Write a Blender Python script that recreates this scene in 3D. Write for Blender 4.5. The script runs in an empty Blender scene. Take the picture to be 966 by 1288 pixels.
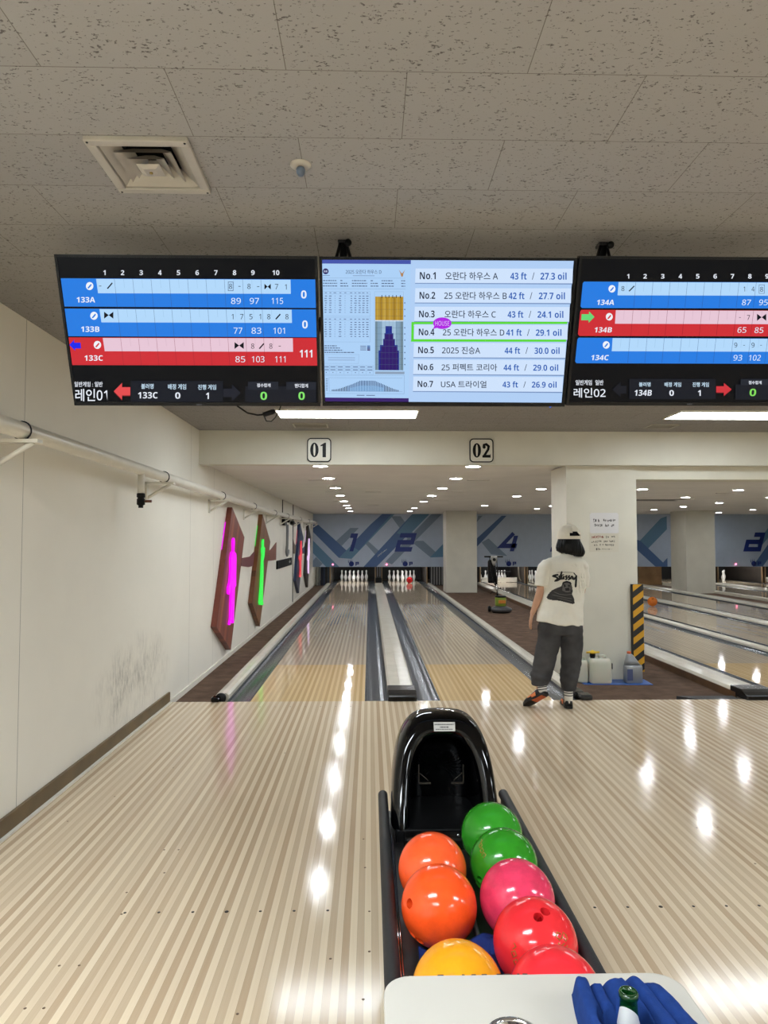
import bpy, bmesh, math, random
from mathutils import Vector, Matrix, noise
from mathutils.bvhtree import BVHTree
SC = bpy.context.scene
COL = SC.collection
random.seed(7)

# ---------------------------------------------------------------- camera
cam = bpy.data.cameras.new('camera'); camo = bpy.data.objects.new('camera', cam); COL.objects.link(camo)
camo.location = (0, 0, 1.51)
camo.rotation_euler = (math.radians(90 + 2.345), 0, math.radians(-1.206))
cam.sensor_fit = 'HORIZONTAL'; cam.sensor_width = 36; cam.lens = 36 * 855 / 966; cam.clip_start = .02
SC.camera = camo
# ---------------------------------------------------------------- world, exposure
W = bpy.data.worlds.new('world'); SC.world = W; W.use_nodes = True
W.node_tree.nodes['Background'].inputs[0].default_value = (.9, .95, 1, 1)
W.node_tree.nodes['Background'].inputs[1].default_value = .05
vs = SC.view_settings
SC.display_settings.display_device = 'sRGB'
vs.view_transform = 'Standard'; vs.look = 'None'; vs.gamma = 1; vs.exposure = 0.54; vs.use_curve_mapping = False
LED_POWER = 13.5     # radiance of the ceiling LED panels
REAR_POWER = 43.0
DOWN_POWER = 98.0    # radiance of the round downlights
PIN_LAMP = 45.0
try:
    SC.cycles.max_bounces = 8; SC.cycles.diffuse_bounces = 4; SC.cycles.glossy_bounces = 4
    SC.cycles.sample_clamp_indirect = 6
except Exception: pass

# ---------------------------------------------------------------- materials
def lin(c):
    def f(v):
        v /= 255.
        return v / 12.92 if v <= .04045 else ((v + .055) / 1.055) ** 2.4
    return (f(c[0]), f(c[1]), f(c[2]), 1)
class NT:
    def __init__(s, name):
        s.m = bpy.data.materials.new(name); s.m.use_nodes = True
        s.t = s.m.node_tree; s.n = s.t.nodes; s.b = s.n['Principled BSDF']
    def add(s, t, **kw):
        n = s.n.new(t)
        for k, v in kw.items(): setattr(n, k, v)
        return n
    def link(s, a, b): s.t.links.new(a, b)
    def math(s, op, a, b=None, c=None):
        n = s.add('ShaderNodeMath', operation=op)
        for i, v in enumerate((a, b, c)):
            if v is None: continue
            if isinstance(v, (int, float)): n.inputs[i].default_value = v
            else: s.link(v, n.inputs[i])
        return n.outputs[0]
    def mix(s, f, a, b, mode='MIX'):
        n = s.add('ShaderNodeMix', data_type='RGBA', blend_type=mode)
        for i, v in ((0, f), (6, a), (7, b)):
            if isinstance(v, (int, float)): n.inputs[i].default_value = v
            elif isinstance(v, tuple): n.inputs[i].default_value = v
            else: s.link(v, n.inputs[i])
        return n.outputs[2]
    def pos(s):
        g = s.add('ShaderNodeNewGeometry'); return g.outputs['Position']
    def mapping(s, vec, scale=(1, 1, 1), loc=(0, 0, 0)):
        n = s.add('ShaderNodeMapping'); s.link(vec, n.inputs[0]); n.inputs['Scale'].default_value = scale; n.inputs['Location'].default_value = loc
        return n.outputs[0]
    def noise(s, vec, scale, detail=2, rough=.5):
        n = s.add('ShaderNodeTexNoise'); s.link(vec, n.inputs['Vector']); n.inputs['Scale'].default_value = scale
        n.inputs['Detail'].default_value = detail; n.inputs['Roughness'].default_value = rough
        return n.outputs[0]
    def ramp(s, v, a, b):
        n = s.add('ShaderNodeMapRange'); s.link(v, n.inputs[0]); n.inputs[1].default_value = a; n.inputs[2].default_value = b
        return n.outputs[0]
    def base(s, c):
        if isinstance(c, tuple): s.b.inputs['Base Color'].default_value = c
        else: s.link(c, s.b.inputs['Base Color'])
    def set(s, rough=.5, metal=0., spec=None, coat=0., trans=0.):
        s.b.inputs['Roughness'].default_value = rough; s.b.inputs['Metallic'].default_value = metal
        if spec is not None: s.b.inputs['Specular IOR Level'].default_value = spec
        s.b.inputs['Coat Weight'].default_value = coat; s.b.inputs['Coat Roughness'].default_value = .04
        s.b.inputs['Transmission Weight'].default_value = trans
    def bump(s, h, strength=.2, dist=.01):
        n = s.add('ShaderNodeBump'); s.link(h, n.inputs['Height']); n.inputs['Strength'].default_value = strength; n.inputs['Distance'].default_value = dist
        s.link(n.outputs[0], s.b.inputs['Normal'])
MATS = {}
def M(name, c, rough=.5, metal=0., var=.08, nscale=6., bump=0., bscale=60., spec=None, coat=0., trans=0.):
    if name in MATS: return MATS[name]
    t = NT(name); col = lin(c)
    p = t.add('ShaderNodeTexCoord').outputs['Object']
    if var:
        nz = t.ramp(t.noise(p, nscale, 4), .3, .7)
        dark = tuple(v * (1 - var) for v in col[:3]) + (1,); lite = tuple(min(1, v * (1 + var)) for v in col[:3]) + (1,)
        t.base(t.mix(nz, dark, lite))
    else: t.base(col)
    if bump: t.bump(t.noise(p, bscale, 4), bump)
    t.set(rough, metal, spec, coat, trans)
    MATS[name] = t.m
    return t.m
def E(name, c, strength=.69):
    if name in MATS: return MATS[name]
    t = NT(name); t.base(lin((6, 6, 6))); t.set(.25, spec=.06)
    t.b.inputs['Emission Color'].default_value = lin(c); t.b.inputs['Emission Strength'].default_value = strength
    MATS[name] = t.m
    return t.m
BOARD = 1.0668 / 39
def wood(name, light, dark, xoff, rough, split=None, light2=None, dark2=None, spec=.5, bump=.03):
    t = NT(name); p = t.pos()
    sx = t.add('ShaderNodeSeparateXYZ'); t.link(p, sx.inputs[0])
    q = t.math('DIVIDE', t.math('SUBTRACT', sx.outputs[0], xoff), BOARD)
    idx = t.math('FLOOR', q); fr = t.math('FRACT', q)
    par = t.math('FLOORED_MODULO', idx, 2.0)
    wn = t.add('ShaderNodeTexWhiteNoise', noise_dimensions='1D'); t.link(idx, wn.inputs['W'])
    grain = t.noise(t.mapping(p, (90, 2.2, 1)), 1.0, 4, .6)
    f = t.math('ADD', t.math('MULTIPLY', par, .62), t.math('MULTIPLY', wn.outputs[0], .40))
    f = t.math('ADD', f, t.math('MULTIPLY', t.math('SUBTRACT', grain, .5), .35))
    f = t.math('MAXIMUM', t.math('MINIMUM', f, 1.0), 0.0)
    c = t.mix(f, lin(light), lin(dark))
    if split is not None:
        c2 = t.mix(f, lin(light2), lin(dark2))
        c = t.mix(t.math('GREATER_THAN', sx.outputs[1], split), c, c2)
    gap = t.math('LESS_THAN', fr, .035)
    c = t.mix(t.math('MULTIPLY', gap, .28), c, lin((70, 55, 40)))
    t.base(c); t.set(rough, spec=spec)
    blot = t.ramp(t.noise(p, 1.6, 3), .35, .7)
    t.link(t.math('ADD', t.math('MULTIPLY', blot, rough * .35), rough * .8), t.b.inputs['Roughness'])
    t.bump(t.noise(t.mapping(p, (14, .8, 1)), 1.0, 2), bump, .004)
    return t.m

# ---------------------------------------------------------------- mesh helpers
ORG = {}
def org(o): return ORG.get(o.name, Vector((0, 0, 0)))
class MB:
    def __init__(s): s.v = []; s.f = []; s.mi = []; s.sm = []
    def add(s, verts, faces, mi=0, smooth=False):
        b = len(s.v); s.v += [Vector(v) for v in verts]
        s.f += [tuple(b + i for i in f) for f in faces]; s.mi += [mi] * len(faces); s.sm += [smooth] * len(faces)
        return s
    def box(s, x0, x1, y0, y1, z0, z1, mi=0, bev=0.0):
        if bev > 0:
            bm = bmesh.new(); bmesh.ops.create_cube(bm, size=1)
            for v in bm.verts: v.co = Vector(((x0 + x1) / 2 + v.co.x * (x1 - x0), (y0 + y1) / 2 + v.co.y * (y1 - y0), (z0 + z1) / 2 + v.co.z * (z1 - z0)))
            bmesh.ops.bevel(bm, geom=list(bm.edges), offset=bev, segments=2, affect='EDGES', profile=.5)
            return s.bm(bm, mi)
        vs_ = [(x, y, z) for x in (x0, x1) for y in (y0, y1) for z in (z0, z1)]
        return s.add(vs_, [(0, 1, 3, 2), (4, 6, 7, 5), (0, 4, 5, 1), (2, 3, 7, 6), (0, 2, 6, 4), (1, 5, 7, 3)], mi)
    def bm(s, bm, mi=0, smooth=False):
        bm.verts.index_update()
        s.add([v.co.copy() for v in bm.verts], [tuple(v.index for v in f.verts) for f in bm.faces], mi, smooth); bm.free(); return s
    def mesh(s, me, mat=None, mi=0, smooth=True):
        return s.add([(mat @ v.co if mat else v.co.copy()) for v in me.vertices], [tuple(p.vertices) for p in me.polygons], mi, smooth)
    def tube(s, pts, r, n=10, mi=0, cap=True, closed=False):
        pts = [Vector(p) for p in pts]; k = len(pts); rs = r if isinstance(r, (list, tuple)) else [r] * k
        rings = []; prev = None
        for i, p in enumerate(pts):
            if closed: d = pts[(i + 1) % k] - pts[i - 1]
            else: d = pts[min(i + 1, k - 1)] - pts[max(i - 1, 0)]
            d.normalize()
            if prev is None:
                a = Vector((0, 0, 1)) if abs(d.z) < .9 else Vector((1, 0, 0))
                u = d.cross(a).normalized()
            else: u = (prev - d * prev.dot(d)).normalized()
            prev = u; w = d.cross(u)
            rings.append([p + (u * math.cos(2 * math.pi * j / n) + w * math.sin(2 * math.pi * j / n)) * rs[i] for j in range(n)])
        vs_ = [v for ring in rings for v in ring]; fs = []
        for i in range(k if closed else k - 1):
            a = i * n; b = ((i + 1) % k) * n
            for j in range(n): fs.append((a + j, a + (j + 1) % n, b + (j + 1) % n, b + j))
        s.add(vs_, fs, mi, True)
        if cap and not closed:
            s.add(rings[0], [tuple(range(n - 1, -1, -1))], mi); s.add(rings[-1], [tuple(range(n))], mi)
        return s
    def loft(s, rings, mi=0, cap=True, smooth=True):
        n = len(rings[0]); k = len(rings); fs = []
        for i in range(k - 1):
            for j in range(n): fs.append((i * n + j, i * n + (j + 1) % n, (i + 1) * n + (j + 1) % n, (i + 1) * n + j))
        if cap: fs += [tuple(range(n - 1, -1, -1)), tuple(range((k - 1) * n, k * n))]
        return s.add([v for r in rings for v in r], fs, mi, smooth)
    def lathe(s, c, prof, n=24, mi=0, axis='z', cap=True):
        c = Vector(c); rings = []
        for r, h in prof:
            ring = []
            for j in range(n):
                a = 2 * math.pi * j / n; x, y = r * math.cos(a), r * math.sin(a)
                ring.append(c + (Vector((x, y, h)) if axis == 'z' else Vector((x, -h, y)) if axis == 'y' else Vector((h, x, y))))
            rings.append(ring)
        return s.loft(rings, mi, cap)
    def sphere(s, c, r, n=24, m=14, mi=0):
        r = (r, r, r) if isinstance(r, (int, float)) else r
        bm = bmesh.new(); bmesh.ops.create_uvsphere(bm, u_segments=n, v_segments=m, radius=1)
        for v in bm.verts: v.co = Vector((v.co.x * r[0], v.co.y * r[1], v.co.z * r[2])) + Vector(c)
        return s.bm(bm, mi, True)
    def prism(s, pts, a, b, axis='y', mi=0, mi_side=None):
        """outline extruded along an axis from a to b; pts are the two other coordinates"""
        def P(p, h): return {'x': (h, p[0], p[1]), 'y': (p[0], h, p[1]), 'z': (p[0], p[1], h)}[axis]
        n = len(pts)
        s.add([P(p, a) for p in pts] + [P(p, b) for p in pts], [tuple(range(n)), tuple(range(2 * n - 1, n - 1, -1))], mi)
        s.add([P(p, a) for p in pts] + [P(p, b) for p in pts], [(i, i + n, (i + 1) % n + n, (i + 1) % n) for i in range(n)], mi if mi_side is None else mi_side)
        return s
    def build(s, name, mats, parent=None, merge=True, xf=None):
        o0 = org(parent) if parent else Vector((0, 0, 0))
        me = bpy.data.meshes.new(name)
        me.from_pydata([(v - o0) if xf is None else v for v in s.v], [], s.f)
        mats = mats if isinstance(mats, (list, tuple)) else [mats]
        for m in mats: me.materials.append(m)
        me.polygons.foreach_set('material_index', s.mi); me.polygons.foreach_set('use_smooth', s.sm)
        bm = bmesh.new(); bm.from_mesh(me)
        if merge: bmesh.ops.remove_doubles(bm, verts=bm.verts, dist=1e-6)
        bmesh.ops.recalc_face_normals(bm, faces=bm.faces)
        bm.to_mesh(me); bm.free(); me.update()
        o = bpy.data.objects.new(name, me); COL.objects.link(o)
        if parent: o.parent = parent
        ORG[o.name] = o0
        return o
def tag(o, label, cat, group=None, kind=None):
    if kind: o['kind'] = kind
    if label: o['label'] = label
    if cat: o['category'] = cat
    if group: o['group'] = group
    return o
def thing(name, label, cat, loc=(0, 0, 0), group=None):
    o = bpy.data.objects.new(name, None); COL.objects.link(o); o.location = loc; o.empty_display_size = .05
    ORG[o.name] = Vector(loc)
    return tag(o, label, cat, group)
def struct(name, mb, mats, label=None):
    o = mb.build(name, mats); o['kind'] = 'structure'
    return o
def copy_tree(o, loc=None, parent=None, label=None):
    c = o.copy(); COL.objects.link(c)
    if parent: c.parent = parent
    if loc is not None: c.location = loc; ORG[c.name] = Vector(loc)
    if label: c['label'] = label
    for ch in [k for k in bpy.data.objects if k.parent == o]: copy_tree(ch, None, c)
    return c
def remesh(mb, voxel, smooth=4, factor=.5):
    o = mb.build('tmp', [], merge=False)
    r = o.modifiers.new('r', 'REMESH'); r.mode = 'VOXEL'; r.voxel_size = voxel; r.use_smooth_shade = True
    q = o.modifiers.new('s', 'SMOOTH'); q.iterations = smooth; q.factor = factor
    dg = bpy.context.evaluated_depsgraph_get()
    me = bpy.data.meshes.new_from_object(o.evaluated_get(dg)); bpy.data.objects.remove(o)
    return me
def soften(me, it=2, f=.5):
    bm = bmesh.new(); bm.from_mesh(me)
    for _ in range(it): bmesh.ops.smooth_vert(bm, verts=bm.verts, factor=f, use_axis_x=True, use_axis_y=True, use_axis_z=True)
    bm.to_mesh(me); bm.free()
def ellip(c, rx, ry, n=24, z=None, p=2.0):
    out = []
    for j in range(n):
        a = 2 * math.pi * j / n; ca, sa = math.cos(a), math.sin(a)
        out.append(Vector((c[0] + rx * math.copysign(abs(ca) ** (2 / p), ca), c[1] + ry * math.copysign(abs(sa) ** (2 / p), sa), c[2])))
    return out
# lettering: outline of a string, fitted to a unit box
_fc = bpy.data.curves.new('lettering', 'FONT'); _fo = bpy.data.objects.new('lettering', _fc); COL.objects.link(_fo)
_fc.resolution_u = 3
_cache = {}
def plain(txt, heavy):
    """the same letters and digits in the upright sans shapes of the built-in lettering"""
    out = ''
    for ch in txt:
        k = ord(ch)
        if 48 <= k <= 57: out += chr((0x1D7EC if heavy else 0x1D7E2) + k - 48)
        elif 65 <= k <= 90: out += chr((0x1D5D4 if heavy else 0x1D5A0) + k - 65)
        elif 97 <= k <= 122: out += chr((0x1D5EE if heavy else 0x1D5BA) + k - 97)
        else: out += ch
    return out
def glyphs(txt, bold=0.0, space=1.0):
    hangul = any(0xAC00 <= ord(c) <= 0xD7A3 for c in txt)
    txt = plain(txt, bold >= (.018 if hangul else .012))
    bold = min(bold, .012 if len(txt) > 5 else .018) if hangul else 0.0
    if hangul and any(ord(c) > 0x1D000 for c in txt): bold = min(bold, .008)
    k = (txt, bold, space)
    if k in _cache: return _cache[k]
    _fc.body = txt; _fc.offset = bold; _fc.space_character = space
    dg = bpy.context.evaluated_depsgraph_get(); dg.update()
    me = _fo.evaluated_get(dg).to_mesh()
    vs_ = [(v.co.x, v.co.y) for v in me.vertices]; fs = [tuple(p.vertices) for p in me.polygons]
    x0 = min(v[0] for v in vs_); x1 = max(v[0] for v in vs_); y0 = min(v[1] for v in vs_); y1 = max(v[1] for v in vs_)
    _cache[k] = ([((x - x0) / (x1 - x0), (y - y0) / max(1e-6, y1 - y0)) for x, y in vs_], fs)
    return _cache[k]
def clip_poly(pts, x0, x1, z0, z1):
    for ax, lim, sg in ((0, x0, 1), (0, x1, -1), (1, z0, 1), (1, z1, -1)):
        out = []
        for i in range(len(pts)):
            a, b = pts[i - 1], pts[i]; ia = (a[ax] - lim) * sg >= 0; ib = (b[ax] - lim) * sg >= 0
            if ia != ib:
                t = (lim - a[ax]) / (b[ax] - a[ax]); out.append((a[0] + (b[0] - a[0]) * t, a[1] + (b[1] - a[1]) * t))
            if ib: out.append(b)
        pts = out
        if not pts: return []
    return pts
ORD = ['first', 'second', 'third', 'fourth', 'fifth', 'sixth', 'seventh', 'eighth', 'ninth', 'tenth', 'eleventh', 'twelfth']

# ---------------------------------------------------------------- shared materials
WHITE = M('white_paint', (226, 222, 210), .55, var=.03)
BLACKP = M('black_plastic', (14, 14, 15), .38, var=.1, spec=.2)
GLOSSB = M('gloss_black', (3, 3, 4), .05, var=0, spec=.3)
RUBBER = M('black_rubber', (30, 30, 31), .55, var=.1, bump=.25, bscale=400)
STEEL = M('steel', (190, 190, 188), .25, 1.0)
CHROME = M('chrome', (225, 225, 225), .08, 1.0, var=0)
DKMETAL = M('dark_metal', (42, 42, 44), .4, .6)
GREYP = M('grey_plastic', (120, 122, 124), .4)

def mat_ceiling(name, tile, spot, amount):
    t = NT(name); p = t.pos()
    b = t.add('ShaderNodeTexBrick'); t.link(t.mapping(p, (1, 1, 1), (-.405, -1.695, 0)), b.inputs['Vector'])
    b.offset = .5; b.offset_frequency = 2
    b.inputs['Scale'].default_value = 1; b.inputs['Brick Width'].default_value = .62; b.inputs['Row Height'].default_value = .292
    b.inputs['Mortar Size'].default_value = .0011; b.inputs['Mortar Smooth'].default_value = 0
    b.inputs['Color1'].default_value = lin(tile); b.inputs['Color2'].default_value = lin(tuple(v - 4 for v in tile)); b.inputs['Mortar'].default_value = lin((104, 99, 94))
    n1 = t.noise(t.mapping(p, (1, 1.7, 1)), 88, 2.5, .6); n2 = t.noise(p, 17, 2)
    v = t.math('ADD', n1, t.math('MULTIPLY', t.math('SUBTRACT', n2, .5), .2))
    f = t.ramp(v, .615, .66)
    t.base(t.mix(t.math('MULTIPLY', f, amount), b.outputs['Color'], lin(spot))); t.set(.9, spec=.1)
    return t.m
CEIL = mat_ceiling('mineral_ceiling_tile', (150, 147, 145), (72, 68, 66), .8)
CEIL2 = M('plaster_ceiling', (222, 218, 212), .8, var=.04, nscale=2)

def mat_wall():
    t = NT('painted_wall_panels'); p = t.pos()
    sx = t.add('ShaderNodeSeparateXYZ'); t.link(p, sx.inputs[0])
    n = t.ramp(t.noise(p, 1.3, 5, .6), .3, .75)
    c = t.mix(n, lin((240, 236, 225)), lin((234, 230, 219)))
    for y in (3.70, 7.13, 8.2, 10.6, 14.2, 17.8):
        d = t.math('ABSOLUTE', t.math('SUBTRACT', sx.outputs[1], y)); c = t.mix(t.math('MULTIPLY', t.math('LESS_THAN', d, .0022), .7), c, lin((70, 62, 52)))
    # scuffs above the baseboard
    st = t.noise(t.mapping(p, (1, 34, 9)), 1.0, 8, .8)
    st = t.ramp(st, .42, .80)
    dy = t.math('DIVIDE', t.math('SUBTRACT', sx.outputs[1], 5.55), .95); dz = t.math('DIVIDE', t.math('SUBTRACT', sx.outputs[2], .38), .42)
    m = t.math('SUBTRACT', 1.0, t.math('ADD', t.math('MULTIPLY', dy, dy), t.math('MULTIPLY', dz, dz)))
    m = t.math('MULTIPLY', t.math('MAXIMUM', m, 0.0), t.math('MULTIPLY', t.ramp(t.noise(p, 3.2, 3), .36, .62), 1.5))
    c = t.mix(t.math('MULTIPLY', t.math('MULTIPLY', st, m), .75), c, lin((92, 86, 76)))
    s2 = t.ramp(t.noise(t.mapping(p, (1, 9, 3)), 1.0, 6, .75), .68, .78)
    lowz = t.ramp(sx.outputs[2], 1.1, .2)
    c = t.mix(t.math('MULTIPLY', t.math('MULTIPLY', s2, lowz), .35), c, lin((120, 112, 100)))
    t.base(c); t.set(.55, spec=.3)
    return t.m
WALL = mat_wall()
COLM = M('column_paint', (210, 206, 192), .6, var=.04, nscale=3)
APPR = wood('approach_boards', (231, 214, 186), (192, 167, 138), -1.1134, .12, spec=.26, bump=.010)
LANEM = wood('lane_boards', (230, 201, 154), (198, 166, 118), -1.1134, .06, 8.3, (210, 195, 172), (174, 157, 135), spec=.5, bump=.005)
CARPET = M('brown_carpet', (98, 79, 66), .9, var=.25, nscale=7, bump=.4, bscale=300, spec=.1)
GUTTER = M('gutter_plastic', (56, 61, 67), .24, var=.06)
CAPM = M('capping_plastic', (214, 208, 192), .22, var=.05)
BROWNW = M('brown_board', (98, 70, 46), .5, var=.2, nscale=9)

# ================================================================ SETTING
FOUL = 6.44
b = MB(); b.box(-1.87, 16.0, -3.5, FOUL, -.06, 0)
floor = struct('floor', b, APPR)
b = MB(); b.box(-1.87, 16.0, FOUL, 27.0, -.10, -.04); struct('floor_carpet', b, CARPET)
b = MB(); b.box(-2.0, -1.87, -3.5, 27.0, -.1, 2.9); struct('wall_left', b, WALL)
b = MB(); b.box(16.0, 16.1, -3.5, 27.0, -.1, 2.9); struct('wall_right', b, COLM)
b = MB(); b.box(-2.0, 16.1, -3.6, -3.5, -.1, 2.9); struct('wall_back', b, COLM)
b = MB(); b.box(-2.0, 16.1, 27.0, 27.1, -.1, 2.9); struct('wall_front', b, M('pit_black', (14, 14, 15), .8))
b = MB(); hx0, hx1, hy0, hy1 = -.828, -.572, 2.017, 2.273
for q in ((-2.0, hx0, -3.6, 7.6), (hx1, 16.1, -3.6, 7.6), (hx0, hx1, -3.6, hy0), (hx0, hx1, hy1, 7.6)): b.box(*q, 2.71, 2.8)
struct('ceiling', b, CEIL)
b = MB(); b.box(-1.87, 16.0, 7.58, 27.0, 2.365, 2.45); struct('ceiling_lower', b, CEIL2)
b = MB(); b.box(-1.87, 16.0, 7.45, 7.58, 2.345, 2.71); b.box(-1.87, 16.0, 7.44, 7.58, 2.335, 2.347, 0)
struct('beam_soffit', b, COLM)
b = MB(); b.box(2.2, 2.99, 7.55, 8.18, -.04, 2.345); struct('column', b, COLM)
b = MB(); b.box(2.25, 3.16, 20.0, 20.8, -.04, 2.37); struct('column', b, COLM)
b = MB(); b.box(9.2, 10.05, 19.6, 20.6, -.04, 2.37); struct('column', b, COLM)
b = MB(); b.box(2.985, 16.0, 7.58, 7.9, 2.19, 2.37); struct('beam_header', b, COLM)
b = MB(); b.box(-1.87, -1.85, -3.5, 6.42, 0, .098, 0, .004); b.box(-1.852, -1.832, -3.5, 6.42, 0, .012, 1)
struct('baseboard_left', b, [M('brown_baseboard', (104, 86, 58), .45, var=.2), WHITE])
b = MB(); b.box(-1.87, -1.855, FOUL + .02, 22.4, -.04, .012); struct('trim_1', b, WHITE)
# approach dots and plugs: dark dowels let into the boards
b = MB()
for c in (-.58, 1.20, 4.61, 6.26, 8.03):
    for k in range(-3, 4):
        b.lathe((c + k * BOARD * 5, 2.84, 0), [(.0085 if k == 0 else .0062, 0), (.0085 if k == 0 else .0062, .0006)], 12)
    for k in range(-3, 4):
        b.lathe((c + k * BOARD * 5, FOUL - .2, 0), [(.006, 0), (.006, .0006)], 10)
struct('trim_2', b, M('dark_dowel', (34, 24, 18), .5))
b = MB()
for x, y in [(-1.0, 2.83), (-1.04, 3.0), (-.93, 3.17), (-1.0, 3.4), (-.93, 3.4), (-1.1, 2.5), (-1.03, 2.5), (-1.11, 2.28), (-1.05, 2.28), (-.02, 2.3), (.0, 2.56), (0, 2.83), (-.02, 3.2), (-.03, 3.5), (.65, 2.85),
             (-1.3, 4.6), (-1.5, 4.1), (-1.62, 3.75), (1.72, 3.6), (1.83, 3.6), (1.8, 3.2), (1.72, 4.1), (-.6, 4.9), (.62, 4.4), (-.42, 2.24), (-.14, 2.52)]:
    b.lathe((x, y, 0), [(.005, 0), (.005, .0005)], 10)
struct('trim_3', b, M('worn_dowel', (110, 84, 60), .5))

# ================================================================ LANES
# (number, left gutter?, capping outer/inner) -------------------------------------------------
def gutter_mb(x0, x1):
    b = MB(); n = 8; w = x1 - x0; r = []
    prof = [(x0, .0)] + [(x0 + w * .5 - math.cos(math.pi * i / n) * w * .46, -.035 * math.sin(math.pi * i / n) ** .7 + .0) for i in range(n + 1)] + [(x1, 0)]
    low = [(x1, -.04), (x0, -.04)]
    pts = prof + low
    return b.prism(pts, FOUL, 26.0, 'y')
LMARK = M('lane_mark', (70, 48, 34), .3)
LANES = [('1', -.58, 'to the pins under number 1, beside the wall'),
         ('2', 1.20, 'to the pins under number 2, ending at the person'),
         ('4', 4.61, 'under number 4, just beyond the carpet strip'),
         ('5', 6.26, 'with the orange ball rolling on it'),
         ('6', 8.03, 'running behind the far right column'),
         ('7', 10.9, 'far across the hall past the far right column'),
         ('8', 12.95, 'far across the hall under the last number')]
for num, cx, txt in LANES:
    t = thing('bowling_lane', 'striped wooden bowling lane ' + txt, 'lane', (cx, FOUL, 0), 'bowling lanes')
    l, r = cx - .5334, cx + .5334
    b = MB(); b.box(l, r, FOUL, 26.0, -.04, 0); b.build('lane_surface', LANEM, t)
    gutter_mb(l - .222, l).build('gutter', GUTTER, t); gutter_mb(r, r + .222).build('gutter', GUTTER, t)
    if num in '12':
        for k in range(7):
            x = cx + (k - 3) * BOARD * 5; y = FOUL + 4.8 - abs(k - 3) * .18
            b = MB(); b.add([(x - .013, y - .07, .0004), (x + .013, y - .07, .0004), (x, y + .08, .0004)], [(0, 1, 2)]); b.build('aiming_arrow', LMARK, t)
        for k in (-4, -3, -2, 2, 3, 4):
            b = MB(); b.lathe((cx + k * BOARD * 3.6, FOUL + 2.1, 0), [(.009, .0001), (.009, .0005)], 10); b.build('guide_dot', LMARK, t)
# cappings between and beside the lanes
def capping(x0, x1, z, y0, label, body=True, side=False, end='box'):
    t = thing('lane_capping', label, 'lane capping', ((x0 + x1) / 2, FOUL, -.04), 'lane cappings')
    w = x1 - x0
    pts = [(x0, -.04), (x0, z * .6), (x0 + min(.02, w * .15), z), ((x0 + x1) / 2, z + .006), (x1 - min(.02, w * .15), z), (x1, z * .6), (x1, -.04)]
    b = MB(); b.prism(pts, y0, 23.1, 'y'); b.build('cover', CAPM, t)
    if side:
        b = MB(); b.box(x0 - .012, x0 + .002, y0, 23.1, -.04, z * .55); b.build('side_board', BROWNW, t)
    return t
def end_box(t, x0, x1, y0, y1, h):
    b = MB(); c = (x0 + x1) / 2
    pts = [(y0, -.005), (y0, h * .55), (y0 + .05, h * .8), (y0 + .10, h), (y1, h), (y1, -.005)]
    b.prism(pts, x0, x1, 'x'); bm = bmesh.new()
    o = b.build('end_cap', M('cap_black', (22, 22, 23), .25), t)
    m = o.modifiers.new('bevel', 'BEVEL'); m.width = .008; m.segments = 2
    b = MB(); b.box(x0 + .02, x1 - .02, y0 - .004, y0 + .01, .008, h * .42, 0, .003); b.build('front_window', GLOSSB, t)
t = capping(-1.465, -1.338, .05, FOUL + .12, 'narrow white lane capping between the carpet along the wall and lane 1')
b = MB(); b.lathe((-1.40, FOUL + .06, .02), [(.045, -.03), (.05, 0), (.05, .03), (.03, .04)], 14, axis='y'); b.build('end_cap', BLACKP, t)
b = MB(); b.box(-1.475, -1.395, FOUL - .03, FOUL + .06, 0, .045, 0, .012); b.build('foul_sensor', GLOSSB, t)
t = capping(.18, .440, .05, FOUL + .25, 'wide white lane capping with black front box between lanes 1 and 2'); end_box(t, .176, .443, FOUL - .02, FOUL + .3, .085)
t = capping(1.96, 2.08, .05, FOUL + .3, 'narrow white lane capping between lane 2 and the carpet strip')
b = MB(); b.box(1.96, 2.07, FOUL + .10, FOUL + .34, -.03, .055, 0, .02); b.box(1.985, 2.10, FOUL - .03, FOUL + .12, 0, .05, 0, .015); b.build('end_cap', M('cap_black', (22, 22, 23), .25), t)
t = capping(3.56, 3.85, .06, FOUL + .15, 'wide white lane capping with brown side board along the carpet strip', side=True); end_box(t, 3.55, 3.852, FOUL - .05, FOUL + .25, .085)
for x0, x1, lab in ((5.37, 5.50, 'narrow white lane capping before the orange ball lane'),
                    (7.02, 7.27, 'wider white lane capping beyond the orange ball lane'),
                    (8.79, 9.10, 'white lane capping just before the far right column'),
                    (10.0, 10.14, 'white lane capping behind the far right column, beyond its carpet strip'),
                    (11.66, 12.19, 'white lane capping left of the lane under the last number'),
                    (13.71, 13.86, 'white lane capping right of the lane under the last number')):
    t = capping(x0, x1, .04, FOUL + .25, lab); end_box(t, x0, x1, FOUL - .02, FOUL + .3, .085)

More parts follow.
